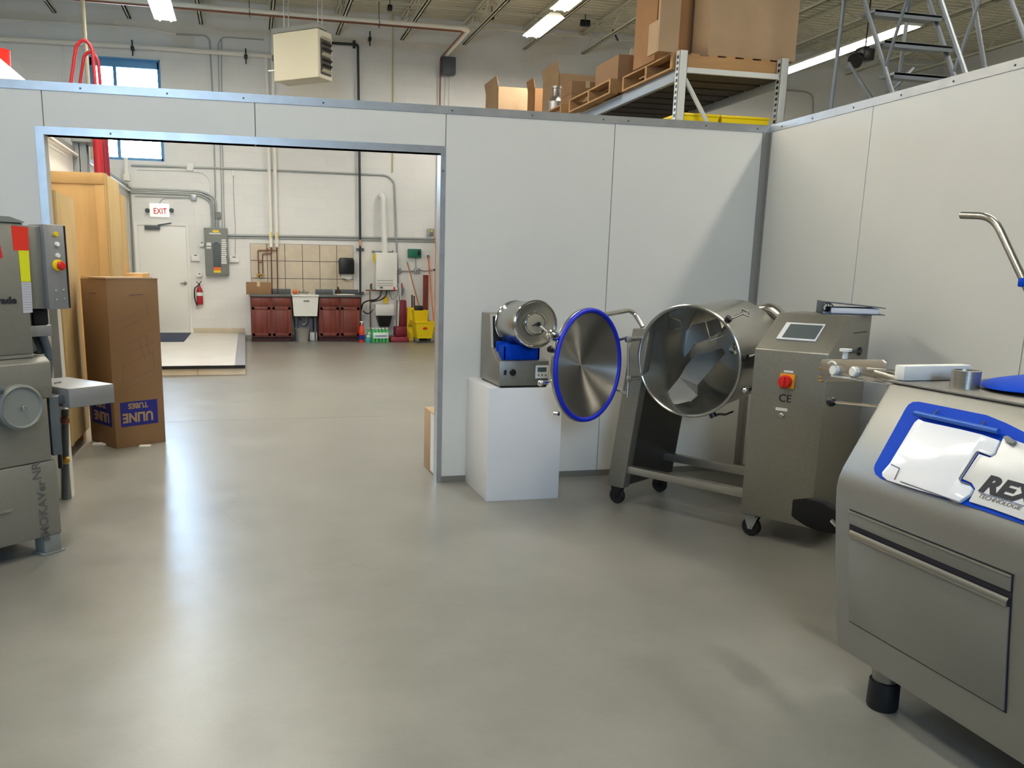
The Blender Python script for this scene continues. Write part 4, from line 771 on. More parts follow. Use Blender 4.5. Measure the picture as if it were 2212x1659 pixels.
# ================================================================= ROLLING LADDER
t = thing('rolling_ladder', 'grey steel rolling ladder standing behind the right panel wall', 'ladder', (5.75, 6.2, 0))
lx0, lx1 = 5.40, 6.10; sy, sz = .16, .29
def LY(z): return 6.5 + (z - 3.15) * sy / sz
for x in (lx0, lx1):
    b = MB(); b.tube([(x, LY(.1) - .02, .1), (x, LY(4.2), 4.2)], .02, 10); link('stringer', b, LADG, t)
    b = MB(); b.tube([(x, LY(.1) - .28, .95), (x, LY(4.2) - .28, 5.05)], .018, 10); b.tube([(x, LY(.1) - .28, .95), (x, LY(.1) - .28, .12)], .018, 10); link('handrail', b, LADG, t)
    for zq in (1.6, 3.2): b = MB(); b.tube([(x, LY(zq), zq), (x, LY(zq) - .28, zq + .85)], .014, 8); link('rail_post', b, LADG, t)
    b = MB(); b.tube([(x, 7.25, .1), (x, 7.15, 4.15)], .018, 10); link('rear_leg', b, LADG, t)
    b = MB(); b.tube([(x, LY(.12), .12), (x, 7.25, .12)], .018, 8); link('base_rail', b, LADG, t)
for k in range(14):
    z = 3.15 + (k - 10) * sz
    if z < .2 or z > 4.1: continue
    b = MB(); b.box((lx0, LY(z) - .09, z - .025), (lx1, LY(z) + .09, z), .004); b.box((lx0, LY(z) - .09, z - .05), (lx1, LY(z) - .085, z)); b.mi = 0; link('step', b, LADG, t)
b = MB(); b.tube([(lx1, 7.0, 3.35), (lx0 + .05, 7.2, 2.6)], .018, 8); b.tube([(lx0, 7.0, 3.35), (lx0, LY(2.4), 2.4)], .014, 8); b.tube([(lx0, 7.2, 1.5), (lx1, 7.2, 2.4)], .014, 8); link('cross_brace', b, LADG, t)
for x in (lx0, lx1):
    for y in (LY(.12), 7.25): b = MB(); b.lathe([(.02, -.015), (.05, -.015), (.05, .015), (.02, .015)], (x, y, .05), (1, 0, 0), 16); link('caster', b, RUBBER, t)
b = MB(); b.tube([(6.35, LY(3.0) - .2, 2.6), (6.5, LY(4.2), 4.6)], .018, 8); b.tube([(6.35, LY(3.0) - .2, 2.6), (6.3, LY(1.0), .03)], .018, 8); one('leaning_pole', b, LADG, 'grey pole leaning right of the rolling ladder', 'pole')

# ================================================================= CRATES AND BOXES BY THE OPENING
def crate(x0, x1, y0, y1, z1, label, m=PLY, skid=.09):
    t = thing('plywood_crate', label, 'crate', ((x0 + x1) / 2, (y0 + y1) / 2, 0))
    b = MB(); b.box((x0, y0, skid), (x1, y1, z1), .003); link('crate_body', b, m, t)
    w = .09; e_ = .012
    b = MB(); b.box((x1, y0, skid), (x1 + e_, y1, z1), .002); link('side_panel', b, PLY2, t)
    for a, c in (((x1 - w, y0 - e_, skid), (x1, y0, z1 - .12)), ((x0, y0 - e_, z1 - .11), (x1, y0, z1))): b = MB(); b.box(a, c, .002); link('batten', b, m, t)
    b = MB(); b.box((x1 + e_, y0 + .02, skid), (x1 + e_ + .01, y0 + .1, z1))
    link('batten', b, PLY2 if m is PLY else PLY, t)
    for x in (x0 + .02, (x0 + x1) / 2 - .04, x1 - .1):
        for ya in (y0, y1 - .12): b = MB(); b.box((x, ya, 0), (x + .08, ya + .12, skid)); link('skid', b, PINE, t)
    return t
crate(-2.08, -1.36, 9.2, 10.15, 2.355, 'tallest plywood crate, standing furthest left behind the opening')
c2 = crate(-2.0, -1.35, 6.62, 7.42, 1.975, 'nearer plywood crate beside the tall brown cardboard box', PLY)
crate(-2.05, -1.47, 10.9, 11.5, 2.30, 'narrow plywood crate right behind the tallest crate', PLY2)
crate(-2.05, -1.3, 13.2, 14.2, 1.36, 'low plywood crate showing just above the brown cardboard box', PLY) if False else None
b = MB(); p = at(315, 590, 'y', 11.1); b.box((-1.44, 10.8, 0), (p.x, 11.5, p.z), .004); one('plywood_box', b, PLY, 'low plywood box just above the top of the tall brown box', 'crate')
# mail-tube carton
O = Vector((-1.055, 6.915, 0)); ex_ = (Vector((-.70, 7.153, 0)) - O).normalized(); ey_ = Vector((-ex_.y, ex_.x, 0)); wz = 1.345; wx_ = .43; wy_ = .45
UT = Matrix(((ex_.x, ey_.x, 0, O.x), (ex_.y, ey_.y, 0, O.y), (0, 0, 1, 0), (0, 0, 0, 1)))
t = thing('cardboard_box', 'tall brown cardboard box with an upside down blue shipping tube label', 'cardboard box', UT @ Vector((wx_ / 2, wy_ / 2, 0)))
b = MB(UT); b.box((0, 0, 0), (wx_, wy_, wz), .003); link('carton', b, CARD, t)
b = MB(UT); b.box((-.006, -.004, wz), (wx_ + .002, .3, wz + .006)); b.box((.01, .02, wz + .006), (wx_ - .03, .45, wz + .012)); link('top_flap', b, CARDL, t)
def uline(ox, face_x, face_y, z0, z1, w):
    n_ = face_x.cross(Vector((0, 0, 1))); b = MB(); P_ = [ox + Vector((0, 0, z0)), ox + face_x * w + Vector((0, 0, z0)), ox + face_x * w + Vector((0, 0, z1)), ox + Vector((0, 0, z1))]
    b.prism(P_, n_ * .001); link('printed_panel', b, INKB, t)
    text('print', 'ULINE', (z1 - z0) * .52, ox + face_x * (w * .87) + Vector((0, 0, z0 + (z1 - z0) * .52)), -face_x, (0, 0, -1), CARDL, t, lift=.0015, bold=.004, sx=.92)
    text('print', 'TUBES', (z1 - z0) * .3, ox + face_x * (w * .74) + Vector((0, 0, z0 + (z1 - z0) * .92)), -face_x, (0, 0, -1), CARDL, t, lift=.0015, bold=.002, sx=1)
uline(O + ex_ * .05, ex_, ey_, .17, .37, .32)
uline(O + ey_ * .41 + Vector((0, 0, 0)), -ey_, ex_, .17, .37, .36)
b = MB(UT)
for (x0, z0, x1, z1) in ((.08, .52, .36, .62), (.36, .62, .36, .76), (.36, .76, .1, .66), (.1, .66, .08, .52), (.1, .82, .3, .9), (.3, .9, .33, .74), (.12, .96, .34, 1.06), (.34, 1.06, .32, 1.16), (.07, .74, .38, .84), (.09, 1.02, .2, 1.06), (.24, .86, .29, .7), (.07, .46, .34, .56)):
    b.tube([(x0, -.0005, z0), (x1, -.0005, z1)], .0012, 4)
for (x0, z0, x1, z1) in ((.18, 1.22, .3, 1.225),): b.tube([(x0, -.0005, z0), (x1, -.0005, z1)], .004, 4)
link('line_drawing', b, mat('faint_blue_ink', (110, 80, 96), .8), t)
b = MB(UT); b.tube([(-.0005, .18, 1.23), (-.0005, .3, 1.23)], .004, 4); link('line_drawing', b, mat('faint_blue_ink', (110, 80, 96), .8), t)
b = MB(); q_ = at(315, 964, 'z', 0); b.box((q_.x - .05, q_.y - .03, 0), (q_.x + .04, q_.y + .02, .012), .003); one('paper_scrap', b, CREAM, 'small pale scrap on the floor at the foot of the tall brown box', 'scrap')
b = MB(); q_ = at(216, 962, 'z', 0); b.box((q_.x - .06, q_.y - .02, 0), (q_.x + .05, q_.y + .06, .015), .004); one('paper_scrap', b, FILMW, 'white scrap on the floor left of the tall brown box', 'scrap')
# box behind right jamb
t = thing('cardboard_box', 'tall tan cardboard box peeking out behind the right side of the opening', 'cardboard box', (1.42, 5.8, 0)); b = MB(); b.box((1.268, 5.56, 0), (1.6, 5.95, .45), .003); link('carton', b, CARDL, t)
b = MB(); b.box((1.2665, 5.6, .02), (1.268, 5.72, .44)); link('white_label', b, FILMW, t)

# ================================================================= PEDESTAL + SMALL TUMBLER
t = thing('display_pedestal', 'plain white square pedestal under the small tumbler', 'pedestal', (1.7, 5.16, 0)); b = MB(); b.box((1.455, 4.902, 0), (1.944, 5.432, .732), .002); link('plinth', b, PEDW, t)
t = thing('small_tumbler', 'small tabletop stainless tumbler with a blue cradle on the white pedestal', 'tumbler', (1.68, 5.1, .732))
zb = .745; b = MB()
b.prism([(1.52, 4.905, zb), (1.52, 4.905, .9), (1.52, 5.0, .91), (1.52, 5.10, .97), (1.52, 5.14, 1.18), (1.52, 5.34, 1.18), (1.52, 5.34, zb)], (.325, 0, 0), bev=.004); link('housing', b, STEELD, t)
b = MB(); b.box((1.53, 4.91, .733), (1.835, 5.33, .745)); link('base_plate', b, BLACK, t)
b = MB(); b.prism([(1.535, 5.10, .97), (1.83, 5.10, .97), (1.83, 5.135, 1.165), (1.535, 5.135, 1.165)], (0, -.01, 0)); link('column_shade_plate', b, BLACK, t)  # black plate paints in the shadow on the column's front face
fc = at(1157, 700, 'y', 4.80); bc_ = at(1110, 697, 'y', 5.11); ax_ = (bc_ - fc); Ld = ax_.length; ax_.normalize(); 
b = MB(); b.lathe([(0, .012), (.1, .01), (.13, .0), (.142, .004), (.144, .02), (.137, .03), (.137, Ld - .02), (.13, Ld), (0, Ld)], fc, ax_, 48, cap=(False, False)); link('drum', b, STEELS, t)
for c__, r__, q__ in ((fc, .141, .006), (fc - ax_ * .002, .069, .004), (bc_ - ax_ * .02, .138, .004)): b = MB(); b.torus(c__, ax_, r__, q__, 48, 8); link('drum_rim', b, CHROME, t)
b = MB(); b.lathe([(.0, -.004), (.06, -.002), (.064, .012)], fc, ax_, 40, cap=(False, False)); link('lid', b, mat('lid_steel', (196, 190, 172), .25, .6), t)
b = MB(); b.lathe([(.006, 0), (.006, .03), (.014, .032), (.014, .045), (0, .046)], fc, -ax_, 14); b.tube([fc - ax_ * .03, fc - ax_ * .02 + Vector((-.03, 0, -.01))], .004, 6); link('knob', b, BLACK, t)
b = MB(); b.lathe([(.01, 0), (.01, .012), (.006, .02), (.006, .04)], bc_ + Vector((-.02, -.1, -.08)), (-.5, -.8, 0), 12); link('vacuum_port', b, CHROME, t)
b = MB(); b.box((1.545, 4.93, .905), (1.79, 4.96, 1.0), .003); b.box((1.545, 5.06, .905), (1.79, 5.08, 1.01), .003)
for x in (1.553, 1.775): b.box((x, 4.93, .905), (x + .012, 5.08, .99), .002)
b.cyl((1.56, 4.96, .995), (1.6, 4.96, .995), .012, n=12); link('cradle', b, BLUE, t)
b = MB(); b.box((1.548, 4.898, .815), (1.566, 4.905, .845), .002); link('rocker_switch', b, BLACK, t)
b = MB(); b.lathe([(.021, 0), (.021, .01), (.018, .012)], (1.606, 4.905, .83), (0, -1, 0), 24); b.mi = 1; b.lathe([(.0175, .0), (0, .001)], (1.606, 4.894, .83), (0, -1, 0), 20, cap=(False, False)); link('vacuum_gauge', b, [BLACK, WHITEP], t)
b = MB(); b.box((1.755, 4.897, .79), (1.84, 4.905, .872), .003); b.mi = 1; b.box((1.768, 4.895, .832), (1.827, 4.897, .86)); b.mi = 0; link('digital_display', b, [WHITEP, SCREEN], t)
b = MB()
for k in range(3): b.lathe([(.006, 0), (.005, .004), (0, .005)], (1.775 + k * .024, 4.897, .812), (0, -1, 0), 10)
link('display_buttons', b, BRASS, t)
b = MB(); b.tube([fc - ax_ * .03, fc + Vector((.04, -.06, -.03)), fc + Vector((.1, -.04, -.08))], .005, 8, .03); link('vacuum_hose', b, CREAM, t)

# ================================================================= LARGE TUMBLER
uu = Vector((.52, -.854, 0)).normalized(); bb_ = Vector((.854, .52, 0)).normalized(); P0 = Vector((2.676, 3.997, 0))
TT = Matrix(((uu.x, bb_.x, 0, P0.x), (uu.y, bb_.y, 0, P0.y), (0, 0, 1, 0), (0, 0, 0, 1)))
T = thing('vacuum_tumbler', 'large stainless vacuum tumbler with open blue rimmed lid and tilted drum', 'tumbler', P0)
zf = 1.058; zt_ = 1.245
b = MB(TT); b.prism([(.01, 0, .13), (.01, 0, zf), (.01, .265, zt_), (.01, .56, zt_), (.01, .56, .13)], (.392, 0, 0), bev=.006); link('cabinet', b, STEELD, T)
sl = Vector((0, .265, zt_ - zf)).normalized(); sn = Vector((0, -sl.z, sl.y)); sc0 = Vector((0, 0, zf))
def onsl(s, tt, h=0): return Vector((s, 0, zf)) + sl * tt + sn * h
SL = math.hypot(.265, zt_ - zf)
b = MB(TT); b.prism([onsl(.09, SL * .27), onsl(.30, SL * .27), onsl(.30, SL * .72), onsl(.09, SL * .72)], sn * .008, bev=.002); ts = link('touch_screen', b, mat('bezel', (214, 214, 216), .4), T)
b = MB(TT); b.prism([onsl(.118, SL * .31, .008), onsl(.292, SL * .31, .008), onsl(.292, SL * .67, .008), onsl(.118, SL * .67, .008)], sn * .0015); link('screen_glass', b, SCREEN, ts)
b = MB(TT); b.box((.165, -.012, .862), (.245, 0, .94), .004); sw = link('switch_plate', b, mat('switch_yellow', (232, 150, 20), .4), T)
b = MB(TT); b.lathe([(.035, 0), (.034, .02), (.03, .028), (0, .029)], (.2, -.012, .898), (0, -1, 0), 28); b.box((.193, -.055, .872), (.207, -.035, .924), .003); link('rotary_knob', b, REDB, sw)
b = MB(TT); b.box((.18, -.003, .945), (.23, 0, .956)); link('switch_label', b, FILMW, T)
text('ce_mark', 'CE', .058, TT @ Vector((.165, -.0005, .788)), uu, (0, 0, 1), INK, T, sx=1.0)
b = MB(TT); b.box((.155, -.002, .738), (.218, 0, .754)); link('plate_label', b, FILMW, T)
b = MB(TT); b.lathe([(.015, 0), (.015, .006), (.009, .01), (0, .01)], (.19, 0, .712), (0, -1, 0), 18); link('bolt', b, STEELS, T)
b = MB(TT); b.box((.403, .31, 1.15), (.405, .5, 1.156)); link('vent_slot', b, BLACK, T)
b = MB(TT); b.lathe([(.022, 0), (.022, .008), (.012, .012)], (.403, .42, 1.05), (1, 0, 0), 16); b.tube([(.41, .42, 1.05), (.41, .27, 1.055)], .006, 8); link('key_lock', b, BLACK, T)
b = MB(TT); b.prism([(-.887, 0, .115), (-.765, 0, .115), (-.645, 0, 1.12), (-.765, 0, 1.12)], (0, .07, 0), bev=.006); link('left_post', b, STEELD, T)
b = MB(TT); b.prism([(-.80, .07, .13), (-.765, .07, .13), (-.68, .07, .85), (-.715, .07, .85)], (0, .52, 0)); link('side_frame', b, DARKST, T)  # dark steel puts the dark reflection on this side into the colour
b = MB(TT); b.box((-.77, .01, .215), (.015, .06, .262), .004); link('crossbar', b, STEEL, T)
b = MB(TT); b.box((-.77, .44, .235), (.015, .49, .285), .004); link('crossbar', b, STEEL, T)
for (s, y, nm) in ((-.83, .04, 'c'), (.06, .05, 'c'), (-.80, .5, 'c'), (.3, .5, 'c')):
    b = MB(TT); b.box((s - .03, y - .03, .112), (s + .03, y + .03, .13)); b.prism([(s - .042, y - .022, .118), (s + .042, y - .022, .118), (s + .012, y - .022, .04), (s - .012, y - .022, .04)], (0, .004, 0)); b.prism([(s - .042, y + .018, .118), (s + .042, y + .018, .118), (s + .012, y + .018, .04), (s - .012, y + .018, .04)], (0, .004, 0)); b.cyl((s, y - .03, .053), (s, y + .03, .053), .008, n=10); c_ = link('caster', b, GALV if s > 0 else BLACK, T)
    b = MB(TT); b.lathe([(.015, -.015), (.046, -.017), (.053, -.008), (.053, .008), (.046, .017), (.015, .015)], (s, y, .053), (0, 1, 0), 28); link('caster_wheel', b, RUBBER, c_)
# drum
tl = math.radians(5); A3 = Vector((0, math.cos(tl), math.sin(tl))); U3 = Vector((0, -math.sin(tl), math.cos(tl))); C3 = Vector((-.385, 0, .952)); Rd = .318; Ld = .58
DRS = mat('drum_steel', (196, 193, 184), .26, .92, stretch=(1, 1, 1))
b = MB(TT); b.lathe([(Rd, 0), (Rd, .03), (Rd * .985, .05), (Rd * .96, Ld - .04), (Rd * .92, Ld), (Rd * .55, Ld + .10), (0, Ld + .12)], C3, A3, 64, cap=(False, False)); b.lathe([(0, Ld + .1), (Rd * .53, Ld + .08), (Rd * .9, Ld - .02), (Rd * .94, Ld - .05), (Rd * .965, .05), (Rd * .98, 0)], C3, A3, 64, cap=(False, False)); b.lathe([(Rd * .98, 0), (Rd, 0)], C3, A3, 64, cap=(False, False)); link('drum', b, DRS, T)
b = MB(TT); b.torus(C3, A3, Rd + .004, .009, 72, 10); link('drum_rim', b, STEELS, T)
S3 = Vector((1, 0, 0))
def dloc(ang, r, d): return C3 + A3 * d + (S3 * math.cos(ang) + U3 * math.sin(ang)) * r
def DP(u, v, d): return atp(u, v, TT @ (C3 + A3 * d), (TT.to_3x3() @ A3))
for pts in (((1428, 864, .10), (1468, 815, .22), (1506, 832, .26), (1505, 853, .14), (1492, 866, .09), (1462, 873, .07), (1436, 871, .08)),
            ((1468, 815, .221), (1482, 790, .30), (1500, 770, .38), (1560, 752, .50), (1566, 764, .48), (1506, 832, .262)),
            ((1478, 772, .48), (1473, 735, .48), (1482, 716, .48), (1494, 702, .50), (1522, 696, .52), (1531, 731, .52), (1502, 742, .50)),
            ((1525, 695, .50), (1552, 686, .50), (1560, 716, .50), (1534, 728, .50)),
            ((1441, 677, .12), (1457, 689, .10), (1470, 693, .10), (1474, 707, .12), (1462, 712, .2), (1440, 716, .3), (1424, 700, .28))):
    P_ = [DP(*p) for p in pts]; b = MB(); n_ = len(P_); c0 = [b.bm.verts.new(p) for p in P_]; off_ = (TT.to_3x3() @ A3) * .006; c1 = [b.bm.verts.new(p + off_) for p in P_]
    fs = [b.bm.faces.new(c0), b.bm.faces.new(c1[::-1])] + [b.bm.faces.new((c0[i], c1[i], c1[(i + 1) % n_], c0[(i + 1) % n_])) for i in range(n_)]; bmesh.ops.triangulate(b.bm, faces=fs[:2]); bmesh.ops.recalc_face_normals(b.bm, faces=b.bm.faces); link('baffle', b, mat('baffle_steel', (170, 170, 166), .5, .55), T)
for pts in (((1441, 677, .11), (1457, 689, .09), (1470, 693, .09), (1474, 707, .11), (1460, 711, .12)), ((1490, 868, .08), (1507, 853, .12)), ((1500, 743, .47), (1562, 726, .47))):
    b = MB(); b.tube([DP(*p) for p in pts], .004, 8); link('baffle_edge', b, STEELS, T)
b = MB(TT); b.lathe([(.035, 0), (.035, .02), (.012, .03), (.012, .05)], C3 + A3 * (Ld - .03) + Vector((.02, 0, .0)), -A3, 20); link('drum_port', b, STEELS, T)
PB_ = TT @ Vector((0, .66, 0)); EP = [TT @ (C3 + A3 * (Ld + .09))] + [atp(u, v, PB_, bb_) for u, v in ((1618, 690), (1640, 672), (1664, 668), (1686, 684), (1694, 720))]; b = MB(); b.tube(EP, .042, 16, .07); link('exhaust_pipe', b, STEELS, T)
# latches
def latch(ang, flip=1):
    o = dloc(ang, Rd + .012, .02); rd = (S3 * math.cos(ang) + U3 * math.sin(ang)); b = MB(TT)
    b.cyl(o + rd * .0, o + rd * .025, .02, n=16); link('latch_boss', b, BLACK, T)
    b = MB(TT); e1 = o + A3 * .13 + rd * .035; b.tube([o + rd * .012, o + A3 * .07 + rd * .02, e1], .008, 8); tg = rd.cross(A3)
    lp = [e1, e1 + A3 * .04 + tg * .03, e1 + A3 * .075 + tg * .0, e1 + A3 * .04 - tg * .03, e1]; b.tube(lp, .0055, 6, .008); link('latch', b, CHROME, T)
latch(math.radians(48)); latch(math.radians(8)); latch(math.radians(-62))
b = MB(TT); p = C3 + S3 * (Rd + .035) + Vector((0, .02, -.13)); b.sph(p, .02); b.cyl(p, p + A3 * .1, .014, n=12); link('pivot_knob', b, CHROME, T)
b = MB(TT); b.prism([(-.02, .12, .62), (-.02, .12, 1.03), (-.02, .5, 1.10), (-.02, .5, .70)], (.03, 0, 0)); b.box((-.062, .3, .9), (0, .42, 1.0), .01); link('drum_bracket', b, BLACK, T)
b = MB(TT); b.box((-.76, .25, .92), (-.716, .35, 1.02), .01); link('drum_bracket', b, DARKST, T)
# lid
nl = Vector((.53, -.85, 0)).normalized(); rl = Vector((.85, .53, 0)).normalized(); Cl = Vector((1.905, 4.42, .925)); tiltl = math.radians(4); nl = (nl + Vector((0, 0, .03))).normalized(); Rl = .325
LID = mat('lid_brushed', (172, 168, 158), .42, .97, aniso=.95); LID.node_tree.nodes['Principled BSDF'].inputs['Anisotropic Rotation'].default_value = .25
def lid_mat():
    m = LID; nt = m.node_tree; N = nt.nodes; tg = N.new('ShaderNodeTangent'); tg.direction_type = 'RADIAL'; tg.axis = 'Z'; nt.links.new(tg.outputs[0], N['Principled BSDF'].inputs['Tangent'])
lid_mat()
qL = nl.to_track_quat('Z', 'Y').to_matrix().to_4x4(); LT = Matrix.Translation(Cl) @ qL
b = MB(); b.lathe([(0, -.055), (Rl * .4, -.047), (Rl * .8, -.02), (Rl * .93, 0)], (0, 0, 0), (0, 0, 1), 96, cap=(False, False)); b.lathe([(Rl, -.02), (Rl * .85, -.045), (Rl * .4, -.075), (0, -.085)], (0, 0, 0), (0, 0, 1), 64, cap=(False, False))
me_l = bpy.data.meshes.new('lid'); bmesh.ops.recalc_face_normals(b.bm, faces=b.bm.faces); b.bm.to_mesh(me_l); b.bm.free()
for f in me_l.polygons: f.use_smooth = True
me_l.materials.append(LID); lid = bpy.data.objects.new('lid', me_l); COL.objects.link(lid); lid.parent = T; lid.matrix_local = RW[T.name].inverted() @ LT; RW[lid.name] = LT
b = MB(LT); b.torus((0, 0, 0), (0, 0, 1), Rl * .965, .014, 96, 12); link('blue_gasket', b, BLUEG, lid)
b = MB(LT); b.torus((0, 0, -.016), (0, 0, 1), Rl * .975, .013, 96, 10); link('lid_rim', b, STEELS, lid)
hz = [at(1357, 733, 'y', 4.52), at(1357, 818, 'y', 4.52)]
b = MB(); b.tube([hz[0] + Vector((0, 0, .02)), hz[1] - Vector((0, 0, .02))], .007, 10); 
for h_ in hz: b.bc(h_, (.03, .03, .035), .004); b.tube([h_, h_ + (TT @ Vector((-.70, .03, h_.z)) - h_) * .9], .014, 8)
link('hinge_bracket', b, STEEL, T)
b = MB(); 
for zz_, h_ in ((.12, hz[0]), (-.2, hz[1])): b.tube([h_ + Vector((0, 0, .012 if zz_ > 0 else -.09)), Cl + rl * Rl * .93 + Vector((0, 0, .125 if zz_ > 0 else -.165)) - nl * .03], .009, 8)
b.tube([hz[1] + Vector((0, 0, 0)), hz[1] + Vector((0, 0, -.11))], .008, 8); link('hinge_arm', b, STEELS, T)
b = MB(); b.tube([Cl + rl * Rl * .4 + Vector((0, 0, Rl * .86)) - nl * .04, TT @ Vector((-.80, .04, 1.23)), TT @ Vector((-.72, .04, 1.13))], .014, 10, .12); link('swing_arm', b, STEELS, T)
b = MB(); q = Cl - rl * Rl * 1.0 - nl * .03; b.tube([q + Vector((0, 0, -.07)), q - rl * .06 + Vector((0, 0, -.07))], .008, 8); b.sph(q - rl * .075 + Vector((0, 0, -.07)), .018); b.lathe([(.02, 0), (.03, .03), (.03, .06), (.01, .07)], q + Vector((0, 0, .17)) + rl * .05, (-.7, -.5, .3), 16); b.lathe([(.012, 0), (.012, .03)], q + rl * .1 - Vector((0, 0, .26)), -nl, 12); link('lid_handle', b, CHROME, lid)
b = MB(); b.lathe([(.012, 0), (.02, .02), (.016, .035), (0, .04)], q + Vector((0, 0, .11)) + rl * .02, (-.8, -.6, 0), 14); link('lid_knob', b, BLACK, lid)
# binder on cabinet
bo = TT @ Vector((.27, .38, zt_)); bt = thing('ring_binder', 'dark grey ring binder lying on top of the tumbler cabinet', 'binder', bo)
bd = Vector((.86, -.5, 0)).normalized(); bp_ = Vector((.5, .86, 0)).normalized(); bo = at(1776, 678, 'z', zt_ + .001); BT = Matrix(((bd.x, bp_.x, 0, bo.x), (bd.y, bp_.y, 0, bo.y), (0, 0, 1, zt_ + .001), (0, 0, 0, 1)))
b = MB(BT); b.box((0, 0, 0), (.31, .26, .004)); b.box((0, 0, 0), (.004, .26, .065), .001); b.prism([(0, 0, .063), (.31, 0, .035), (.31, 0, .039), (0, 0, .067)], (0, .26, 0)); link('cover', b, BINDER, bt)
b = MB(BT); b.box((.045, .01, .005), (.28, .25, .034), .002); link('pages', b, PAPER, bt)
b = MB(BT)
for y_ in (.03, .13, .23): b.torus((.03, y_, .033), (0, 1, 0), .025, .003, 24, 6)
link('rings', b, CHROME, bt)

# ================================================================= FILLING MACHINE (right edge)
Yb = 2.345; Yn = .85
G = thing('filling_machine', 'large grey vacuum filling machine with a blue framed lid at the right edge', 'filling machine', (2.5, 1.6, 0))
BODY = mat('pearl_grey_steel', (136, 134, 127), .38, .5, .03, 200, bump=.15, bscale=500)
prof = [(2.005, .165), (1.994, .21), (1.955, .5), (1.934, .68), (1.929, .75), (1.934, .785), (1.945, .815), (2.088, 1.095), (2.10, 1.103), (2.95, 1.103), (2.95, .165)]
b = MB()
def lofty(b, prof, ys, insets):
    R_ = []
    for y, ins in zip(ys, insets):
        cx_, cz_ = 2.5, .63; R_.append([b.bm.verts.new((p[0] + (ins if p[0] < 2.4 else -ins) , y, p[1] + (ins if p[1] < .63 else -ins if p[1] > 1.0 else 0))) for p in prof])
    fs = [b.bm.faces.new(R_[0]), b.bm.faces.new(R_[-1][::-1])]; n = len(prof)
    for A_, B_ in zip(R_, R_[1:]):
        for i in range(n): fs.append(b.bm.faces.new((A_[i], B_[i], B_[(i + 1) % n], A_[(i + 1) % n])))
    bmesh.ops.recalc_face_normals(b.bm, faces=fs); b._fin([v for r in R_ for v in r], fs)
lofty(b, prof, [Yb, Yb - .006, Yb - .02, Yn + .02, Yn], [.014, .004, 0, 0, .014]); link('body', b, BODY, G)
def fx(z):
    for (xa_, za), (xc, zc_) in zip(prof, prof[1:]):
        if za <= z <= zc_: return xa_ + (xc - xa_) * (z - za) / (zc_ - za)
    return 1.93
def frontpoly(y0, y1, z0, z1, off): return [(fx(z0) - off, y0, z0), (fx(z0) - off, y1, z0), (fx((z0 + z1) / 2) - off, y1, (z0 + z1) / 2), (fx(z1) - off, y1, z1), (fx(z1) - off, y0, z1), (fx((z0 + z1) / 2) - off, y0, (z0 + z1) / 2)]
dy0, dy1 = 2.262, 1.655
b = MB(); b.prism(frontpoly(dy0 + .004, dy1 - .004, .288, .692, .0012), (.002, 0, 0)); dg_ = link('door_gap_shade', b, INK, G)  # black plate stands in for shade in the door groove and handle slot
b = MB(); b.prism(frontpoly(dy0, dy1, .293, .598, .006), (.006, 0, 0), bev=.002); dr = link('door', b, BODY, G)
b = MB(); b.prism([(fx(.6) - .012, dy0 - .004, .6), (fx(.6) - .012, dy0 - .004, .612), (fx(.62) - .004, dy0 - .004, .622), (fx(.6), dy0 - .004, .6)], (0, dy1 - dy0 + .008, 0)); link('door_handle_lip', b, STEELS, dr)
b = MB(); b.prism(frontpoly(dy0, dy1, .642, .688, .005), (.005, 0, 0), bev=.002); link('upper_strip', b, BODY, G)
b = MB(); b.prism(frontpoly(dy0 + .002, dy1 - .002, .683, .6895, .008), (.004, 0, 0)); link('strip_edge', b, STEELS, G)
# slanted face pieces
sP = Vector((1.945, 2, .815)); sd = (Vector((2.088, 2, 1.095)) - sP).normalized(); snn = Vector((-sd.z, 0, sd.x))
def S(u, v, off=0): return atp(u, v, sP + snn * off, snn)
def spoly(b, pts, off, th, bev=0): b.prism([S(u, v, off) for u, v in pts], -snn * th, bev=bev)
outer = [(1890.5, 1024), (1887.6, 1013), (1890, 1003), (1955, 884), (1962, 874), (1972, 868), (1985, 867.5), (2044, 879), (2131, 896.5), (2174, 914), (2212, 933), (2262, 965), (2330, 1010), (2290, 1160), (2212, 1133), (2117.6, 1101), (1979, 1059), (1901, 1033)]
b = MB(); spoly(b, outer, .004, .004); link('lid_surround', b, BLUE, G)
clear = [(1984, 904.5), (1996, 910), (2075, 927), (2120, 938), (2158, 951), (2146, 979), (2138, 984), (2111, 974), (2106, 978), (2071, 1033), (2073, 1039), (2092, 1046), (2100, 1056), (2094, 1068), (2070, 1084), (2062, 1084), (2040, 1074), (1985, 1059), (1915, 1037), (1905, 1028), (1905, 1020), (1922, 1000), (1975, 912)]
WG = mat('glossy_white_cover', (232, 234, 240), .12, 0, coat=.6)
b = MB(); spoly(b, clear, .016, .012, .002); link('inspection_cover', b, WG, G)
plate = [(2176, 945), (2212, 958), (2258, 985), (2320, 1030), (2285, 1150), (2212, 1124), (2140, 1098), (2092, 1083), (2106, 1056), (2098, 1043), (2078, 1034), (2114, 980), (2138, 988), (2150, 982), (2166, 946)]
b = MB(); spoly(b, plate, .012, .008, .002); bpz = link('brand_plate', b, mat('plate_white', (214, 214, 212), .3), G)
b = MB(); b.tube([S(1977, 892, .02), S(2157, 932, .02)], .008, 12); link('hinge_bar', b, mat('blue_light', (40, 96, 190), .35), G)
for (a_, c_) in (((2011, 901), (2028, 886)), ((2116, 924), (2128, 911))): b = MB(); b.tube([S(*a_, .026), S(*c_, .01)], .003, 8); link('hinge_pin', b, CHROME, G)
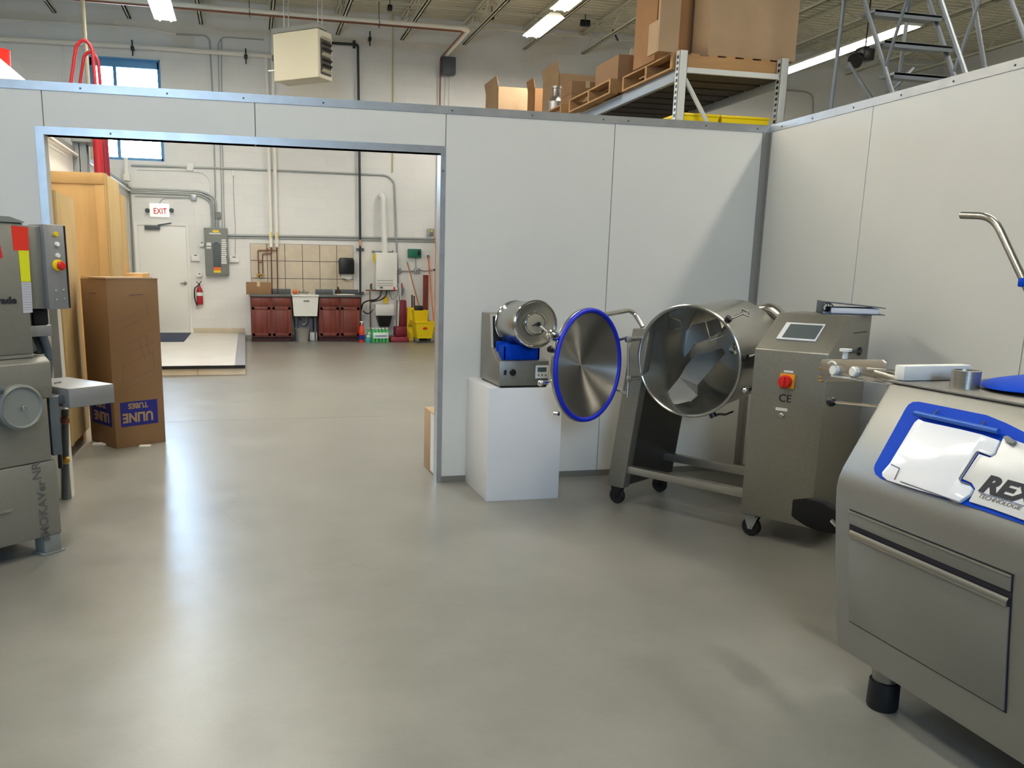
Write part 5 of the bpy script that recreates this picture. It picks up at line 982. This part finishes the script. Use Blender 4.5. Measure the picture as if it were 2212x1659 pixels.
b = MB(); b.prism([S(2166, 942, .024), S(2176, 940, .024), (S(2192, 952, .024)), S(2188, 959, .024), S(2172, 956, .024)], -snn * .012, bev=.002); link('latch_tab', b, GREYP, G)
b = MB()
for seg_ in (((1925, 1003), (1943, 1011), (1932, 1036)),): b.tube([S(*p, .018) for p in seg_], .0015, 6)
b.tube([S(*p, .018) for p in ((2113, 976), (2108, 979), (2072, 1034), (2076, 1041), (2094, 1047))], .002, 6); b.tube([S(*p, .018) for p in ((1945, 1040), (1948, 1041), (2042, 1074), (2068, 1083))], .0015, 6); link('cover_edge', b, INKG, G)
xd = (S(2212, 1085) - S(2118, 1057)).normalized(); yd = snn.cross(xd).normalized(); 
if yd.z < 0: yd = -yd
text('logo_lettering', 'REX', .068, S(2113, 1058, .0125), xd, yd, INK, G, lift=.0, bold=.0035, shear=.18, sx=1.28)
b = MB(); b.tube([S(2115, 1063, .0135), S(2260, 1107, .0135)], .0009, 4); link('logo_underline', b, mat('logo_blue', (90, 120, 170), .5), G)
text('logo_lettering', 'TECHNOLOGIE', .0175, S(2111.5, 1074, .0125), xd, yd, INKG, G, lift=.0, shear=.2, sx=1.08)
b = MB(); b.box((2.09, Yn, 1.103), (2.95, Yb, 1.112), .003); link('top_deck', b, STEELD, G)
b = MB(); b.tube([(2.098, Yb - .03, 1.108), (2.098, Yn, 1.108)], .004, 8); link('deck_bead', b, STEELS, G)
c_ = Vector((2.289 - .0, 2.236 - .03, 1.112)); c_ = at(2083, 838, 'z', 1.112); b = MB(); b.lathe([(.041, 0), (.041, .055), (.036, .056), (.036, .05), (0, .05)], c_, (0, 0, 1), 32); link('filler_neck', b, STEEL, G)
b = MB(); b.box((2.105, 2.295, 1.113), (2.37, 2.338, 1.163), .004); link('cover_block', b, WHITEP, G)
b = MB(); b.tube([at(2022, 813, 'z', 1.125), at(2060, 813, 'z', 1.125)], .005, 8); link('stop_rod', b, CHROME, G)
rv = Vector((.68, -.73, 0))
hc = at(2128, 826, 'z', 1.113) + rv * .17; b = MB(); b.lathe([(.19, 0), (.19, .003), (.17, .003), (.165, -.004), (0, -.005)], hc, (0, 0, 1), 64, cap=(False, False)); link('hopper_mouth', b, BLACK, G)
hq = at(2118, 810, 'z', 1.150) + rv * .235; b = MB(); b.lathe([(.0, .02), (.12, .015), (.225, -.004), (.235, -.012), (.225, -.016), (0, .0)], hq, (-.06, .04, 1), 64, cap=(False, False)); link('hopper_lid', b, BLUE, G)
# bracket with clamp at the back end (extends to +Y)
XB = 2.22
def XP(u, v, x=XB): return at(u, v, 'x', x)
b = MB(); cs = [(1772, 781), (1776, 776), (1905, 777), (1913, 784), (1915, 824), (1780, 826), (1772, 820)]; b.prism([XP(u, v) for u, v in cs], (.008, 0, 0), bev=.002); br = link('clamp_plate', b, STEEL, G)
b = MB(); b.tube([XP(1890, 806) + Vector((.01, 0, 0)), (XB + .03, 2.34, 1.08)], .02, 12); b.box((XB + .005, 2.30, 1.02), (XB + .05, 2.5, 1.1), .006); link('clamp_arm', b, STEEL, br)
for (u, v, r_) in ((1806, 800, .02), (1849, 803, .02)):
    b = MB(); b.lathe([(r_, 0), (r_, .014), (r_ * .8, .018), (0, .018)], XP(u, v), (-1, 0, 0), 10 if u > 1820 else 24); link('white_knob', b, WHITEP, br)
b = MB(); b.lathe([(.010, 0), (.009, .026), (.022, .028), (.022, .038), (0, .039)], XP(1823, 775) + Vector((.004, 0, 0)), (0, 0, 1), 20); link('white_knob', b, WHITEP, br)
b = MB(); pts = [XP(1806, 800) + Vector((-.02, 0, 0)) + Vector((0, .03 * math.cos(a_), .034 * math.sin(a_))) for a_ in [math.radians(45 + 10 * k) for k in range(10)]]; b.tube(pts, .004, 8); link('dial_arc', b, WHITEP, br)
b = MB(); b.tube([XP(1796, 812, XB - .02), XP(1915, 829, XB - .02), (2.16, 2.30, 1.095)], .004, 8); b.tube([XP(1874, 797, XB + .0), (XB + .0, 2.36, 1.13)], .005, 8); link('guide_rod', b, CHROME, br)
b = MB(); 
for v in (796, 815, 823): b.cyl(XP(1776, v) + Vector((.004, 0, 0)), XP(1768, v) + Vector((.004, 0, 0)), .005, n=8)
link('clamp_bolts', b, BRASS, br)
b = MB(); b.tube([XP(1796, 868), (XB, 2.34, XP(1892, 867).z)], .005, 10); lv = link('lever', b, CHROME, G)
b = MB(); b.sph(XP(1796, 868), .0195, 24); link('lever_ball', b, BLACK, lv)
b = MB(); ph = [at(2078, 465, 'x', 2.5), at(2146, 467, 'x', 2.5), at(2212, 607, 'x', 2.5)]; dd = (ph[2] - ph[1]).normalized(); e3 = ph[1] + dd * ((1.11 - ph[1].z) / dd.z); b.tube([ph[0], ph[1], e3], .0125, 16, .06); link('lift_handle', b, STEELS, G)
b = MB(); p_ = at(2214, 610, 'x', 2.5); b.bc(p_, (.03, .03, .03), .005); link('handle_clamp', b, BLUE, G)
for (fx_, fy) in ((2.085, 2.185), (2.80, 2.2), (2.085, 1.0), (2.8, 1.0)):
    b = MB(); b.lathe([(.04, .1), (.044, .135), (.044, .17)], (fx_, fy, 0), (0, 0, 1), 24); ft = link('foot', b, STEELD, G)
    b = MB(); b.lathe([(0, 0), (.046, 0), (.05, .01), (.048, .1), (.03, .108), (0, .108)], (fx_, fy, 0), (0, 0, 1), 32); link('foot_pad', b, RUBBER, ft)
# knee lever on the back end of the filling machine
XK = 2.10
b = MB(); b.prism([at(u, v, 'x', XK) for u, v in ((1711, 1079), (1738, 1076), (1768, 1083), (1797, 1098), (1815, 1106), (1815, 1152), (1797, 1153), (1768, 1148), (1741, 1138), (1716, 1122), (1708, 1114))], (.04, 0, 0), bev=.006); kl = link('knee_lever', b, mat('matt_rubber', (9, 9, 12), .85, spec=.2), G)
b = MB(); p_ = at(1797, 1127, 'x', XK - .012); b.tube([p_ + Vector((0, .0, .004)), p_ + Vector((0, -.03, -.008))], .008, 10); b.tube([at(1797, 1135, 'x', XK + .02), Vector((XK + .02, 2.33, at(1797, 1135, 'x', XK).z))], .012, 10); link('lever_pin', b, CHROME, kl)

# ================================================================= CLIPPING MACHINE (left edge)
el = Vector((.743, .669, 0)).normalized(); ml = Vector((-.669, .743, 0)).normalized(); Q0 = Vector((-.961, 4.395, 0))
LM = Matrix(((el.x, ml.x, 0, Q0.x), (el.y, ml.y, 0, Q0.y), (0, 0, 1, 0), (0, 0, 0, 1)))
K = thing('sausage_machine', 'grey steel smokehouse food machine with red and yellow stickers at the left edge', 'food machine', LM @ Vector((-.3, .3, 0)))
GS = mat('machine_grey', (136, 134, 126), .45, .45, .04, 80, bump=.12, bscale=300); GSL = mat('machine_panel', (150, 150, 150), .4, .5)
b = MB(LM); b.box((-.85, 0, .10), (0.0, .55, .483), .006); link('lower_cabinet', b, GS, K)
b = MB(LM); b.box((-.85, .004, .487), (-.02, .55, .80), .004); link('middle_cabinet', b, GS, K)
b = MB(LM); b.prism([(-.85, .0, .80), (-.85, -.012, .86), (-.85, -.012, .98), (-.85, .03, 1.005), (-.85, .55, 1.005), (-.85, .55, .80)], (.855, 0, 0), bev=.006); link('bevelled_cover', b, GS, K)
b = MB(LM); b.box((-.85, .03, 1.02), (-.052, .5, 1.64), .008); b.box((-.85, .02, 1.005), (-.06, .5, 1.02)); hd = link('head_housing', b, GS, K)
b = MB(LM); b.prism([(-.85, .02, 1.64), (-.052, .02, 1.64), (-.052, .02, 1.645), (-.12, .02, 1.665), (-.85, .02, 1.675)], (0, .48, 0)); link('head_cap', b, GREYP, K)
b = MB(LM); b.box((-.052, .05, 1.235), (.04, .4, 1.63), .004); link('side_panel', b, GS, K)
b = MB(LM); b.box((.04, .02, 1.232), (.145, .16, 1.64), .004); cpn = link('control_column', b, GSL, K)
b = MB(LM); b.box((.146, .018, 1.236), (.152, .05, 1.636)); link('column_seam', b, INK, cpn)
def LP(u, v, off=.02): return atp(u, v, LM @ Vector((0, off, 0)), ml)
for (u, v, r_, mm, nm) in ((119.5, 506, .0125, YELB, 'indicator'), (122.5, 527.5, .0115, WHITEP, 'push_button'), (124, 552, .0115, WHITEP, 'push_button')):
    b = MB(); b.lathe([(r_, 0), (r_, .008), (r_ * .8, .012), (0, .012)], LP(u, v), -ml, 20); link(nm, b, mm, cpn)
b = MB(); b.lathe([(.028, 0), (.028, .008), (.02, .01)], LP(124.5, 573), -ml, 28); es_ = link('emergency_stop_collar', b, YEL, cpn)
b = MB(); b.lathe([(.012, 0), (.012, .02), (.022, .026), (.022, .034), (.016, .042), (0, .044)], LP(125.5, 574), -ml, 24); link('emergency_stop_button', b, REDB, es_)
b = MB(); 
for (u, v) in ((120, 628), (136.5, 627), (121.5, 647), (138, 646)): b.lathe([(.007, 0), (.006, .004), (0, .006)], LP(u, v), -ml, 12)
link('rivets', b, CHROME, cpn)
b = MB(); b.prism([LP(u, v, .03) for u, v in ((24, 487), (60, 491), (62.5, 541.5), (29, 540.5))], -ml * .001); link('red_sticker', b, mat('red_orange_sticker', (220, 44, 20), .6), hd)
b = MB(); b.prism([LP(u, v, .0295) for u, v in ((39.5, 541), (62, 541.5), (66, 609), (45.5, 608))], -ml * .001); link('yellow_sticker', b, mat('yellow_sticker', (214, 214, 10), .6), hd)
b = MB(); b.prism([LP(u, v, .03) for u, v in ((46, 609), (67, 610), (70.5, 675), (50.5, 676))], -ml * .001); ws_ = link('instruction_sticker', b, mat('sticker_grey', (184, 184, 190), .6), hd)
b = MB()
for k in range(11): b.tube([LP(48 + k * .4, 613 + k * 5.6, .0285), LP(66 + k * .35, 614 + k * 5.6, .0285)], .0006, 4)
link('sticker_lines', b, INKG, ws_)
b = MB(); b.prism([LP(u, v, .03) for u, v in ((-30, 520), (1, 531), (5.5, 556), (0, 559), (-30, 540))], -ml * .001); link('red_arrow_sticker', b, mat('red_sticker2', (206, 26, 36), .6), hd)
text('lettering', 'Trade', .045, LP(-21, 656.5, .028), el, (0, 0, 1), INK, hd, lift=.001, bold=.0015, sx=1.15)
b = MB(LM); b.cyl((-.08, .06, 1.2), (-.08, .045, 1.2), .004, n=8); link('rivets', b, CHROME, hd)
FI = mat('faded_ink', (88, 86, 82), .6)
text('lettering', 'SMOKAVer', .062, LP(107.5, 1168, .0), Vector((0, 0, 1)), -el, FI, K, lift=.0015, bold=.0005, sx=1.06)
text('lettering', 'NR', .062, LP(89, 1035, .0), Vector((0, 0, 1)), -el, FI, K, lift=.0015, bold=.0005, sx=1.06)
b = MB(LM); b.box((-.78, -.01, .27), (-.245, 0, .285), .003); link('panel_rail', b, STEEL, K)
for (s, y) in ((-.05, .05), (-.05, .5), (-.78, .05), (-.78, .5)): b = MB(LM); b.box((s - .045, y - .045, 0), (s + .045, y + .045, .1), .004); b.box((s - .06, y - .05, .0), (s + .06, y + .05, .01), .002); link('leg', b, GREYP, K)
hc_ = LP(37, 878, -.012); b = MB(); b.lathe([(.0, .0), (.085, .0), (.098, .008), (.105, .025), (.105, .05), (.08, .05)], hc_, ml * -1, 48, cap=(False, False)) if False else b.lathe([(.09, 0), (.108, .006), (.11, .05), (.098, .062), (.09, .052), (0, .05)], hc_ + ml * .012, -ml, 48); hw = link('hand_wheel', b, GREYP, K)
b = MB(); b.lathe([(.008, 0), (.008, .02), (0, .022)], hc_ - ml * .04, -ml, 12); link('wheel_bolt', b, CHROME, hw)
b = MB(); b.tube([LP(-30, 845, -.07), LP(4, 842, -.07)], .02, 12); link('wheel_grip', b, GREYD, hw)
b = MB(LM); b.box((.088, -.01, .735), (.345, .42, .835), .004); tb = link('side_table', b, GSL, K)
b = MB(LM); b.box((0, .03, .76), (.09, .3, .80), .004); b.box((.0, .02, .5), (.05, .06, .80), .004); link('table_bracket', b, GREYD, K)
b = MB(); b.tube([LP(118, 828, .0), LP(131, 826, .0)], .005, 8); link('clamp_screw', b, CHROME, K)
b = MB(LM); b.box((-.05, .1, 1.095), (.09, .2, 1.15), .004); arm = link('sealing_arm', b, GSL, K)
b = MB(LM); b.box((.005, .11, 1.15), (.085, .19, 1.235), .01); link('bellows', b, RUBBER, K)
b = MB(LM); b.box((-.035, .12, 1.15), (-.0, .125, 1.235)); b.box((.03, .15, 1.0), (.08, .2, 1.1), .01); b.tube([(.05, .12, 1.1), (.09, .14, 1.0), (.07, .14, .88)], .02, 10, .05); b.tube([(-.02, .15, 1.1), (.0, .15, 1.02)], .03, 10); link('feed_unit', b, GREYD, K)
b = MB(); b.tube([at(140, 885, 'y', 4.75), at(141, 1078, 'y', 4.75)], .02, 12); gt = link('drain_tube', b, GREYD, K)
for v in (994, 908): b = MB(); p_ = at(140, v, 'y', 4.74); b.lathe([(.018, -.02), (.026, -.01), (.026, .01), (.018, .02)], p_, (0, 0, 1), 14); link('brass_fitting', b, BRASS if v > 950 else COPPER, gt)
b = MB(); b.tube([at(124, 893, 'y', 4.62), at(128, 960, 'y', 4.62), at(131, 1010, 'y', 4.66)], .012, 10, .05); link('black_hose', b, BLACK, K)

# ================================================================= LIGHT
w = bpy.data.worlds.new('sky'); SC.world = w; w.use_nodes = True; bg = w.node_tree.nodes['Background']
bg.inputs[0].default_value = (.48, .71, 1.0, 1); bg.inputs[1].default_value = 44.0
def portal(x0, x1, z0, z1, y, towards):
    l = bpy.data.lights.new('daylight_portal', 'AREA'); l.shape = 'RECTANGLE'; l.size = x1 - x0; l.size_y = z1 - z0; l.cycles.is_portal = True; l.energy = 1
    o = bpy.data.objects.new('daylight_portal', l); COL.objects.link(o); o.location = ((x0 + x1) / 2, y, (z0 + z1) / 2); o.rotation_euler = (math.radians(-90 if towards < 0 else 90), 0, 0)
portal(wx0, wx1, wz0, wz1, YW + .19, -1)
for x0, x1 in fw: portal(x0, x1, z0f, z1f, -7.19, 1)
SC.cycles.use_denoising = True
try: SC.cycles.denoiser = 'OPENIMAGEDENOISE'
except Exception: pass
SC.cycles.use_adaptive_sampling = True; SC.cycles.adaptive_threshold = .02; SC.cycles.max_bounces = 8; SC.cycles.diffuse_bounces = 4; SC.cycles.glossy_bounces = 4; SC.cycles.transparent_max_bounces = 8
SC.cycles.sample_clamp_indirect = 8; SC.cycles.caustics_reflective = False; SC.cycles.caustics_refractive = False
SC.view_settings.view_transform = 'Standard'; SC.view_settings.look = 'None'; SC.view_settings.gamma = 1; SC.view_settings.use_curve_mapping = False
SC.view_settings.exposure = 0.24
